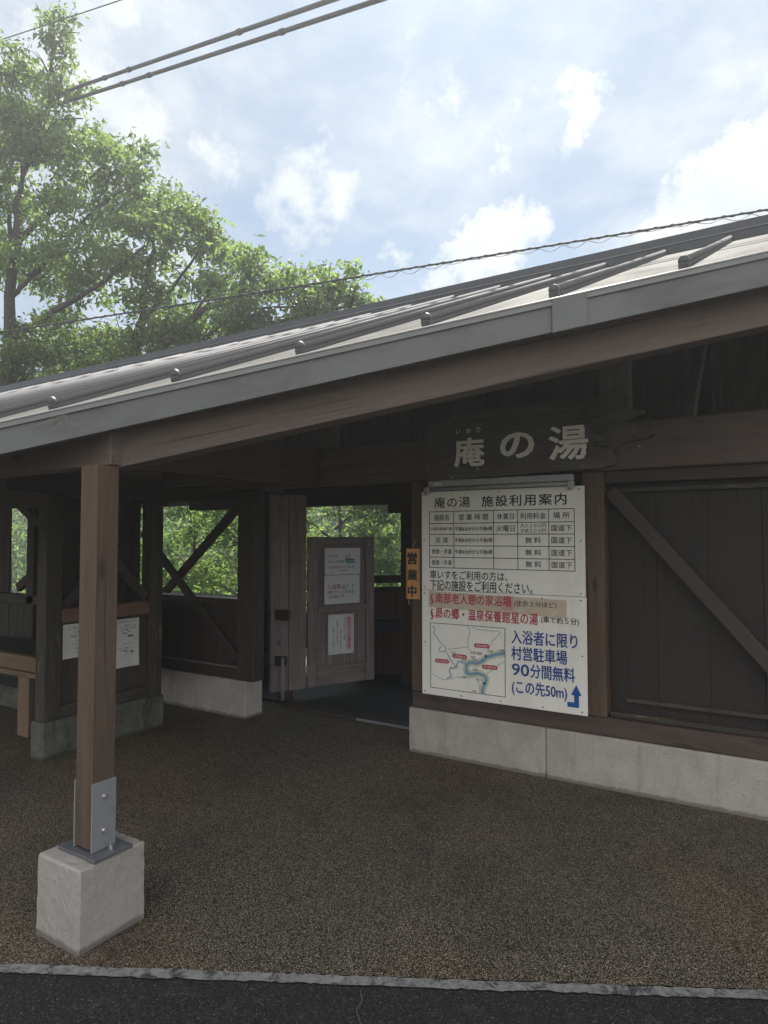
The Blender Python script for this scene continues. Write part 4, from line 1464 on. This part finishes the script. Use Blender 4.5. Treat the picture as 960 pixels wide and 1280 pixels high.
for s, x, z in (('温泉保養館', -1.89, 0.838), ('公衆浴場庵の湯', -2.061, 0.748), ('憩の家浴場', -2.203, 0.701), ('昴の郷星の湯', -1.83, 0.694)):
    letters(mb, s, (x - 0.044, x + 0.044, z - 0.008, z + 0.008), F3)
mb.build('marker_lettering', M['sign'], SG)

# lamp housing over the sign
LP = thing('sign_lamp', 'slim grey lamp tube fixed along the top edge of the information sign', 'lamp')
mb = MB()
mb.box(-2.285, -1.222, 4.285, 4.345, 1.972, 2.018, 'x', 0.006)
mb.build('housing', M['tube'], LP)
mb = MB()
mb.tube([(-2.30, 4.300, 1.955), (-1.21, 4.300, 1.955)], 0.013, 10)
mb.build('tube', stained('dull_lamp_tube', (0.30, 0.31, 0.31), (0.2, 0.2, 0.2), 0.5, 6, 0.3), LP)
for x in (-2.298, -1.236):
    mb = MB()
    mb.box(x - 0.02, x + 0.02, 4.282, 4.318, 1.925, 1.972, 'x', 0.005)
    mb.tube([(x, 4.30, 1.928), (x, 4.30, 1.915)], 0.018, 10)
    mb.build('holder', M['tube'], LP)
mb = MB()
mb.box(-2.235, -2.165, 4.2835, 4.2845, 1.982, 2.000, 'x', 0.0)
mb.build('sticker', M['white_plastic'], LP)

# ------------------------------------------------------------------ name plaque: a slab of driftwood with raised letters
PL = thing('name_plaque', 'dark torn driftwood plaque with cream raised letters above the information sign', 'sign')
top = [(-2.30, 2.05), (-2.315, 2.16), (-2.30, 2.30), (-2.27, 2.40), (-2.19, 2.45), (-2.05, 2.475), (-1.88, 2.482), (-1.74, 2.500), (-1.60, 2.492), (-1.45, 2.515), (-1.30, 2.512), (-1.17, 2.500), (-1.06, 2.498), (-0.985, 2.512), (-0.90, 2.520), (-0.86, 2.49), (-0.885, 2.44), (-0.91, 2.415), (-0.83, 2.398), (-0.77, 2.385), (-0.82, 2.362), (-0.87, 2.335), (-0.83, 2.312), (-0.80, 2.275), (-0.72, 2.235), (-0.76, 2.215), (-0.86, 2.205), (-0.945, 2.18), (-0.965, 2.14), (-0.93, 2.10), (-0.955, 2.06), (-1.03, 2.045), (-1.2, 2.040), (-1.45, 2.034), (-1.70, 2.028), (-1.95, 2.022), (-2.15, 2.018), (-2.26, 2.020)]
ol = []
rr = random.Random(3)
for i in range(len(top)):
    a, b = top[i], top[(i + 1) % len(top)]
    n_s = max(1, int(math.hypot(b[0] - a[0], b[1] - a[1]) / 0.02))
    for k in range(n_s):
        u_ = k / n_s
        ol.append((a[0] + (b[0] - a[0]) * u_ + rr.uniform(-0.004, 0.004), a[1] + (b[1] - a[1]) * u_ + rr.uniform(-0.005, 0.005)))
bm = bmesh.new()
yf = 4.285
vs = [bm.verts.new((x, yf, z)) for x, z in ol]
f = bm.faces.new(vs)
r_ = bmesh.ops.extrude_face_region(bm, geom=[f])
for v in [g for g in r_['geom'] if isinstance(g, bmesh.types.BMVert)]:
    v.co.y += 0.075
bmesh.ops.recalc_face_normals(bm, faces=bm.faces)
bmesh.ops.triangulate(bm, faces=[f_ for f_ in bm.faces if len(f_.verts) > 4])
bm.verts.index_update()
mb = MB()
mb._take(bm, Vector((-2.3, yf, 2.03)), (Vector((1, 0, 0)), Vector((0, 1, 0)), Vector((0, 0, 1))))
# torn fibres at the broken end
for k in range(20):
    z = rr.uniform(2.12, 2.46)
    x = -1.08 + rr.uniform(-0.12, 0.05)
    ln = rr.uniform(0.08, 0.18)
    mb.tube([(x, yf - rr.uniform(0.0, 0.012), z), (x + ln * 0.5, yf - rr.uniform(0.005, 0.022), z + rr.uniform(-0.012, 0.02)), (x + ln, yf + rr.uniform(0.0, 0.02), z + rr.uniform(-0.03, 0.03))], [0.005, 0.009, 0.003], 6)
for k in range(7):
    z = 2.06 + 0.06 * k + rr.uniform(-0.015, 0.015)
    x0, x1 = -2.28 + rr.uniform(0, 0.2), -1.1 + rr.uniform(-0.3, 0.15)
    if 2.1 < z < 2.34:
        continue
    pts = [(x0 + (x1 - x0) * i / 10, yf + 0.001, z + 0.006 * math.sin(i * 1.3 + k)) for i in range(11)]
    mb.tube(pts, [0.003] + [0.0055] * 9 + [0.002], 5)
mb.build('slab', M['plaque'], PL)
PFm = ((0, yf - 0.0008, 0), (1, 0, 0), (0, 0, 1), (0, -1, 0))
for ch, bx_, bo in (('庵', (-2.055, -1.835, 2.108, 2.305), 0.022), ('の', (-1.705, -1.475, 2.145, 2.312), 0.030), ('湯', (-1.362, -1.118, 2.112, 2.328), 0.022),
                    ('い', (-2.052, -2.016, 2.347, 2.375), 0.03), ('お', (-1.972, -1.934, 2.345, 2.378), 0.02), ('り', (-1.893, -1.862, 2.345, 2.382), 0.03)):
    mb = MB()
    letters(mb, ch, bx_, PFm, bo, 0.05)
    mb.build('letter', M['letter'], PL)
mb = MB()
for x, z in ((-2.27, 2.095), (-2.08, 2.034), (-1.885, 2.085), (-0.80, 2.165), (-1.15, 2.06)):
    mb.tube([(x, yf + 0.0, z), (x, yf - 0.014, z)], 0.006, 8)
mb.build('nail', M['bolt'], PL)

# ------------------------------------------------------------------ hanging open tag
TG = thing('open_tag', 'small orange wooden tag with black vertical writing hanging on the post', 'sign')
ty = 4.375
mb = MB()
mb.box(-2.520, -2.402, ty, ty + 0.012, 1.135, 1.517, 'z', 0.002)
mb.build('board', M['wood_tag'], TG)
mb = MB()
TF = ((0, ty - 0.001, 0), (1, 0, 0), (0, 0, 1), (0, -1, 0))
letters(mb, '営', (-2.507, -2.427, 1.400, 1.487), TF, 0.040)
letters(mb, '業', (-2.508, -2.425, 1.278, 1.358), TF, 0.040)
letters(mb, '中', (-2.503, -2.433, 1.155, 1.238), TF, 0.045)
mb.build('lettering', M['ink'], TG)
mb = MB()
mb.tube([(-2.463, ty + 0.004, 1.515), (-2.458, ty + 0.004, 1.545), (-2.452, ty + 0.01, 1.565), (-2.442, ty + 0.012, 1.575), (-2.438, ty + 0.014, 1.59)], 0.0025, 6)
mb.build('string', M['rope'], TG)
mb = MB()
mb.tube([(-2.50, ty + 0.006, 1.135), (-2.503, ty + 0.008, 1.115), (-2.498, ty + 0.010, 1.10), (-2.507, ty + 0.010, 1.092)], 0.0025, 6)
mb.build('string', M['rope'], TG)

# ------------------------------------------------------------------ trees
CP = np.array((0, 0, 1.6))
TS = 1.18
def tpt(p):
    return tuple(CP + (np.array(p, float) - CP) * TS)
CR1 = [(-12.14, 7.3, 11.8, 0.35), (-12.09, 7.37, 11.09, 0.39), (-12.01, 7.44, 10.46, 0.47), (-13.03, 7.02, 11.08, 0.72), (-13.32, 7.11, 10.25, 0.89), (-12.33, 7.29, 9.52, 0.79), (-13.14, 7.29, 8.79, 0.98), (-11.66, 7.72, 9.2, 0.71), (-10.79, 7.81, 8.74, 0.76), (-11.82, 7.67, 8.1, 0.95), (-10.12, 8.03, 8.02, 0.75), (-13.08, 7.29, 7.12, 0.97), (-11.35, 7.55, 6.83, 0.92), (-13.45, 7.37, 5.57, 0.98), (-11.87, 7.75, 5.58, 0.95), (-12.6, 7.3, 4.9, 0.8), (-11.9, 7.7, 4.5, 0.8), (-13.6, 7.4, 4.6, 0.8), (-13.9, 7.1, 8.0, 0.8)]
CR2 = [(-10.1, 7.85, 6.96, 0.89), (-9.25, 8.13, 7.38, 0.58), (-8.8, 8.21, 6.5, 0.79), (-10.3, 8.02, 5.7, 0.9), (-9.1, 8.3, 5.56, 0.8), (-7.99, 8.37, 6.23, 0.63), (-7.7, 8.47, 5.5, 0.69), (-6.92, 8.69, 5.98, 0.54), (-6.82, 8.78, 5.5, 0.54), (-6.29, 8.86, 5.83, 0.4), (-6.01, 9.04, 5.56, 0.4), (-8.35, 8.55, 5.21, 0.64), (-11.35, 8.11, 4.95, 0.87), (-10.3, 8.1, 4.8, 0.7), (-9.2, 8.3, 4.75, 0.6), (-7.7, 8.5, 5.1, 0.5), (-6.9, 8.8, 5.25, 0.42)]


def leaf_mesh(name, centres, axes_dir, size, m, parent, tone=None, seed=1):
    """many folded leaves: base, two sides, tip"""
    r_ = np.random.default_rng(seed)
    n = len(centres)
    d = axes_dir / np.linalg.norm(axes_dir, axis=1, keepdims=True)
    rnd = r_.normal(0, 1, (n, 3))
    s = np.cross(d, rnd)
    s /= np.linalg.norm(s, axis=1, keepdims=True)
    nn = np.cross(s, d)
    L = size * r_.uniform(0.45, 1.2, n)[:, None]
    W = L * r_.uniform(0.38, 0.52, n)[:, None]
    base = centres
    mid = base + d * L * 0.45
    tip = base + d * L - nn * L * 0.14
    sa = mid + s * W * 0.5 + nn * W * 0.16
    sb = mid - s * W * 0.5 + nn * W * 0.16
    V_ = np.stack([base, sa, tip, sb], 1).reshape(-1, 3)
    idx = np.arange(n)[:, None] * 4
    Fc = np.concatenate([idx + np.array([[0, 1, 2]]), idx + np.array([[0, 2, 3]])], 1).reshape(-1, 3)
    me = bpy.data.meshes.new(name)
    me.vertices.add(len(V_))
    me.vertices.foreach_set('co', V_.astype(np.float32).ravel())
    nf = len(Fc)
    me.loops.add(nf * 3)
    me.loops.foreach_set('vertex_index', Fc.astype(np.int32).ravel())
    me.polygons.add(nf)
    me.polygons.foreach_set('loop_start', np.arange(0, nf * 3, 3, dtype=np.int32))
    me.polygons.foreach_set('loop_total', np.full(nf, 3, dtype=np.int32))
    at = me.attributes.new('leaf_tone', 'FLOAT', 'POINT')
    if tone is None:
        tone = r_.uniform(0, 1, n)
    at.data.foreach_set('value', np.repeat(np.clip(tone, 0, 1), 4).astype(np.float32))
    me.materials.append(m)
    me.update(calc_edges=True)
    me.validate()
    o = bpy.data.objects.new(name, me)
    C.objects.link(o)
    o.parent = parent
    return o


def crown(blobs, per, size, m, parent, seed, flat=0.85, droop=0.75, spray=6):
    r_ = np.random.default_rng(seed)
    cs, ds, tn = [], [], []
    for (x, y, z, rad) in blobs:
        n = int(per * rad ** 2)
        # boughs: sub-centres, leaf sprays gathered round them leave gaps between
        k = max(5, int(14 * rad ** 1.5))
        u = r_.normal(0, 1, (k, 3))
        u /= np.linalg.norm(u, axis=1, keepdims=True)
        sub = np.array((x, y, z)) + u * (rad * r_.uniform(0.25, 1.0, (k, 1)) ** 0.6) * np.array((1, 1, flat))
        w_ = r_.integers(0, k, n)
        sp_ = sub[w_] + r_.normal(0, 0.15 * rad + 0.05, (n, 3)) * np.array((1.15, 1.15, 0.5))
        tone_c = r_.uniform(0.1, 0.9, k)[w_]
        for j in range(spray):
            off = r_.normal(0, 0.07, (n, 3)) * (size / 0.14)
            cs.append(sp_ + off)
            dv = r_.normal(0, 1, (n, 3)) * np.array((1, 1, 0.55))
            dv[:, 2] -= droop
            ds.append(dv)
            tn.append(tone_c + r_.uniform(-0.35, 0.35, n))
    return leaf_mesh('crown', np.concatenate(cs), np.concatenate(ds), size, m, parent, np.concatenate(tn), seed)


def limb(q, pts, r0, r1, seg_=9):
    r0, r1 = r0 * 0.8, r1 * 0.8
    P = smooth([tuple(p_) for p_ in pts], 4)
    n_ = len(P)
    rr_ = random.Random(n_)
    P = [tuple(np.array(p_) + np.array([rr_.uniform(-1, 1), rr_.uniform(-1, 1), rr_.uniform(-0.5, 0.5)]) * r0 * 0.25) for p_ in P]
    q.tube(P, [r0 + (r1 - r0) * i / (n_ - 1) for i in range(n_)], seg_)


T1 = thing('cherry_tree', 'tall cherry tree with dark bare trunk at the left, rising over the roof', 'tree', group='trees behind the bath house')
mb = MB()
trk = [(-13.2, 7.02, -1.0), (-13.15, 7.02, 3.0), (-13.13, 7.02, 4.63), (-13.08, 7.01, 5.5), (-12.93, 7.02, 7.31), (-12.82, 7.04, 8.42), (-12.31, 7.27, 10.15), (-12.14, 7.3, 11.88)]
limb(mb, [tpt(p_) for p_ in trk], 0.27, 0.025)
for pts, a, b in (([(-13.05, 7.02, 5.5), (-12.02, 7.18, 5.84), (-10.57, 7.36, 6.29), (-9.9, 7.7, 6.9)], 0.12, 0.03),
                  ([(-12.96, 7.0, 7.31), (-12.76, 7.34, 7.88), (-12.34, 7.91, 8.68), (-11.3, 8.0, 9.1)], 0.11, 0.03),
                  ([(-12.95, 7.02, 7.0), (-13.5, 7.2, 8.4), (-13.6, 7.3, 10.3)], 0.09, 0.02),
                  ([(-13.1, 7.02, 6.3), (-12.3, 7.3, 7.0), (-11.2, 7.6, 7.9), (-10.2, 7.9, 8.3)], 0.07, 0.02),
                  ([(-12.7, 7.1, 8.9), (-12.0, 7.2, 9.6), (-11.5, 7.5, 9.7)], 0.05, 0.015),
                  ([(-13.1, 7.0, 5.0), (-12.3, 7.4, 5.1), (-11.4, 7.9, 5.0)], 0.06, 0.02)):
    limb(mb, [tpt(p_) for p_ in pts], a, b)
rt_ = random.Random(2)
for (x, y, z, rad) in CR1:
    for k in range(4):
        e = (x + rt_.uniform(-1, 1) * rad, y + rt_.uniform(-1, 1) * rad, z + rt_.uniform(-0.6, 0.8) * rad)
        s_ = (x + rt_.uniform(-0.3, 0.3) * rad - 0.3, y, z - 0.6 * rad)
        limb(mb, [tpt(s_), tpt(((s_[0] + e[0]) / 2, (s_[1] + e[1]) / 2, (s_[2] + e[2]) / 2 + 0.06)), tpt(e)], 0.022, 0.006, 5)
mb.build('trunk', M['bark'], T1)
crown([(*tpt(b_[:3]), b_[3] * TS * 0.88) for b_ in CR1], 370, 0.17, M['leaf_cherry'], T1, 21)

T2 = thing('cherry_tree', 'broad spreading cherry tree behind the middle of the roof', 'tree', group='trees behind the bath house')
mb = MB()
limb(mb, [tpt(p_) for p_ in [(-10.75, 8.0, -1.0), (-10.7, 8.0, 3.0), (-10.6, 8.0, 4.67), (-10.49, 8.03, 5.43), (-10.29, 8.02, 6.2), (-10.0, 8.0, 7.2)]], 0.28, 0.04)
for pts, a, b in (([(-10.55, 8.02, 4.8), (-9.54, 8.04, 5.22), (-8.6, 8.02, 5.61), (-7.56, 8.31, 5.77), (-6.63, 8.65, 5.83)], 0.15, 0.02),
                  ([(-8.96, 8.18, 5.07), (-8.12, 8.32, 5.54), (-7.0, 8.6, 5.5)], 0.07, 0.015),
                  ([(-10.5, 8.0, 4.6), (-9.6, 8.1, 4.75), (-8.5, 8.4, 5.1), (-7.4, 8.6, 5.35), (-6.0, 9.0, 5.5)], 0.13, 0.02),
                  ([(-10.4, 8.0, 5.6), (-9.6, 8.1, 6.2), (-8.9, 8.2, 6.9)], 0.08, 0.02),
                  ([(-9.3, 8.1, 5.3), (-8.7, 8.2, 6.0), (-8.0, 8.4, 6.4)], 0.05, 0.012)):
    limb(mb, [tpt(p_) for p_ in pts], a, b)
for (x, y, z, rad) in CR2:
    for k in range(4):
        e = (x + rt_.uniform(-1, 1) * rad, y + rt_.uniform(-1, 1) * rad, z + rt_.uniform(-0.6, 0.8) * rad)
        s_ = (x + rt_.uniform(-0.3, 0.3) * rad - 0.3, y, z - 0.6 * rad)
        limb(mb, [tpt(s_), tpt(((s_[0] + e[0]) / 2, (s_[1] + e[1]) / 2, (s_[2] + e[2]) / 2 + 0.06)), tpt(e)], 0.022, 0.006, 5)
mb.build('trunk', M['bark'], T2)
crown([(*tpt(b_[:3]), b_[3] * TS * 0.9) for b_ in CR2], 400, 0.17, M['leaf_cherry'], T2, 22)

# lower trees on the slope behind, seen through the openings
BT = [(-14.5, 13.0, 3.6, 'leaf_deep', 'low bushy tree behind the left end of the roof, under the tall cherry'),
      (-11.4, 12.2, 3.4, 'leaf_bright', 'leafy green tree seen through the cross-braced opening, at its left'),
      (-9.2, 12.6, 3.3, 'leaf_bright', 'leafy green tree seen through the cross-braced opening, at its right'),
      (-7.4, 13.6, 3.2, 'leaf_deep', 'green tree seen over the open gate leaf'),
      (-5.2, 13.0, 3.1, 'leaf_bright', 'yellow-green tree seen between the gate leaf and the sign'),
      (-18.5, 14.0, 4.2, 'leaf_deep', 'dark leafy tree seen past the booth at the far left')]
for i_, (x, y, h_, lm, lb) in enumerate(BT):
    tr_ = thing('broadleaf_tree', lb, 'tree', group='trees on the slope behind the bath house')
    rb = random.Random(40 + i_)
    mb = MB()
    limb(mb, [(x, y, -2.6), (x + 0.1, y, -0.5), (x + rb.uniform(-0.3, 0.3), y + 0.1, h_ - 0.6)], 0.14, 0.03, 7)
    blobs = []
    for k in range(15):
        z = -1.2 + (h_ + 1.4) * ((k + 0.5) / 15)
        rw = 1.35 * math.sin(math.pi * min(0.93, 0.18 + 0.75 * k / 15)) + 0.15
        an = rb.uniform(0, 6.28)
        c_ = (x + math.cos(an) * rw, y + math.sin(an) * rw * 0.8, z)
        blobs.append((*c_, rb.uniform(0.5, 0.8)))
        limb(mb, [(x, y, z - 0.6), ((x + c_[0]) / 2, (y + c_[1]) / 2, z - 0.2), c_], 0.04, 0.012, 5)
    mb.build('trunk', M['bark'], tr_)
    crown(blobs, 250, 0.15, M[lm], tr_, 50 + i_)
# leafy mass on the bank beyond
r_ = np.random.default_rng(5)
n = 26000
bx, by = r_.uniform(-48, 6, n), r_.uniform(19, 31, n)
bz_ = -2.6 + 8.0 * np.minimum(1, (by - 19) / 10) ** 0.8 + r_.uniform(0, 0.9, n)
em = bpy.data.objects.new('far_woods', None)
dv = r_.normal(0, 1, (n, 3))
dv[:, 2] -= 0.4
o = leaf_mesh('far_woods', np.stack([bx, by, bz_], 1), dv, 0.42, M['leaf_bright'], None, None, 77)
o['kind'] = 'stuff'
bpy.data.objects.remove(em)

# ------------------------------------------------------------------ overhead cables
def cable(name, label, p0, p1, rad, sag, cat='cable', extra=None, wrap=False):
    p0, p1 = np.array(p0, float), np.array(p1, float)
    n_ = 60
    pts = []
    for i in range(n_ + 1):
        u_ = i / n_
        q = p0 + (p1 - p0) * u_
        q[2] -= sag * 4 * u_ * (1 - u_)
        pts.append(q)
    q = MB()
    q.tube([tuple(p_) for p_ in pts], rad, 8)
    if extra:
        for u_ in extra:
            a, b = pts[int(u_ * n_)], pts[int(u_ * n_) + 1]
            q.tube([tuple(a), tuple(a + (b - a) / np.linalg.norm(b - a) * 0.10)], rad * 1.35, 8)
    if wrap:
        L_ = np.linalg.norm(p1 - p0)
        d_ = (p1 - p0) / L_
        sd = np.cross(d_, (0, 0, 1))
        sd /= np.linalg.norm(sd)
        uu = np.cross(sd, d_)
        hp, lp_ = [], []
        tot = int(L_ / 0.013)
        for i in range(tot):
            u_ = i / tot
            c_ = p0 + (p1 - p0) * u_
            c_[2] -= sag * 4 * u_ * (1 - u_)
            an = 2 * math.pi * u_ * L_ / 0.16
            hp.append(tuple(c_ + (sd * math.cos(an) + uu * math.sin(an)) * rad * 1.15))
            if i % 3 == 0:
                ph = (u_ * L_ / 0.26) % 1.0
                lp_.append(tuple(c_ - np.array((0, 0, 1)) * (rad + 0.060 * math.sin(math.pi * ph) ** 1.2 * (0.6 + 0.4 * math.sin(u_ * 40)))))
        q.tube(hp, rad * 0.45, 5)
        q.tube(lp_, 0.0032, 5)
    o_ = q.build(name, M['cable'])
    tag(o_, label, cat)
    return o_
def far(p0, p1, k):
    p0, p1 = np.array(p0), np.array(p1)
    return tuple(p0 + (p1 - p0) * k)
c1a, c1b = (-12.70, 7.60, 10.66), (-5.54, 7.39, 9.34)
cable('power_cable', 'upper of the two thick sheathed cables crossing the sky at the top', tpt(far(c1b, c1a, 1.05)), far(tpt(c1a), c1b, 1.6), 0.036, 0.02, extra=(0.20, 0.27, 0.5))
c2a, c2b = (-12.65, 7.64, 10.46), (-4.80, 7.51, 9.10)
cable('power_cable', 'lower of the two thick sheathed cables crossing the sky at the top', tpt(far(c2b, c2a, 1.05)), far(tpt(c2a), c2b, 1.5), 0.036, 0.02, extra=(0.24, 0.31, 0.55))
cable('power_cable', 'thin wire crossing the top of the tall cherry tree', tpt((-14.97, 6.72, 11.83)), tpt((-5.91, 7.69, 10.78)), 0.012, 0.02)
cable('telephone_cable', 'long twisted cable with hanging loops running just above the roof ridge', (-9.85, 4.94, 4.53), (1.9, 8.0, 4.94), 0.011, 0.03, wrap=True)

# ------------------------------------------------------------------ thin scattering volume added to stand in for veiling lens glare
bm = bmesh.new()
bmesh.ops.create_cube(bm, size=1)
for v in bm.verts:
    v.co = Vector((v.co.x * 900, 40 + v.co.y * 960, 5.5 + v.co.z * 21))
me = bpy.data.meshes.new('glare_volume')
bm.to_mesh(me)
bm.free()
hz = bpy.data.materials.new('glare_volume')
hz.use_nodes = True
ht = NT(hz.node_tree)
ht.n.clear()
pv_ = ht.add('ShaderNodeVolumePrincipled', {'Color': (0.92, 0.95, 1.0, 1), 'Density': 0.0036, 'Anisotropy': 0.5})
ht.add('ShaderNodeOutputMaterial', {'Volume': pv_})
me.materials.append(hz)
ho = bpy.data.objects.new('glare_volume', me)
C.objects.link(ho)
struct(ho, 'stuff')
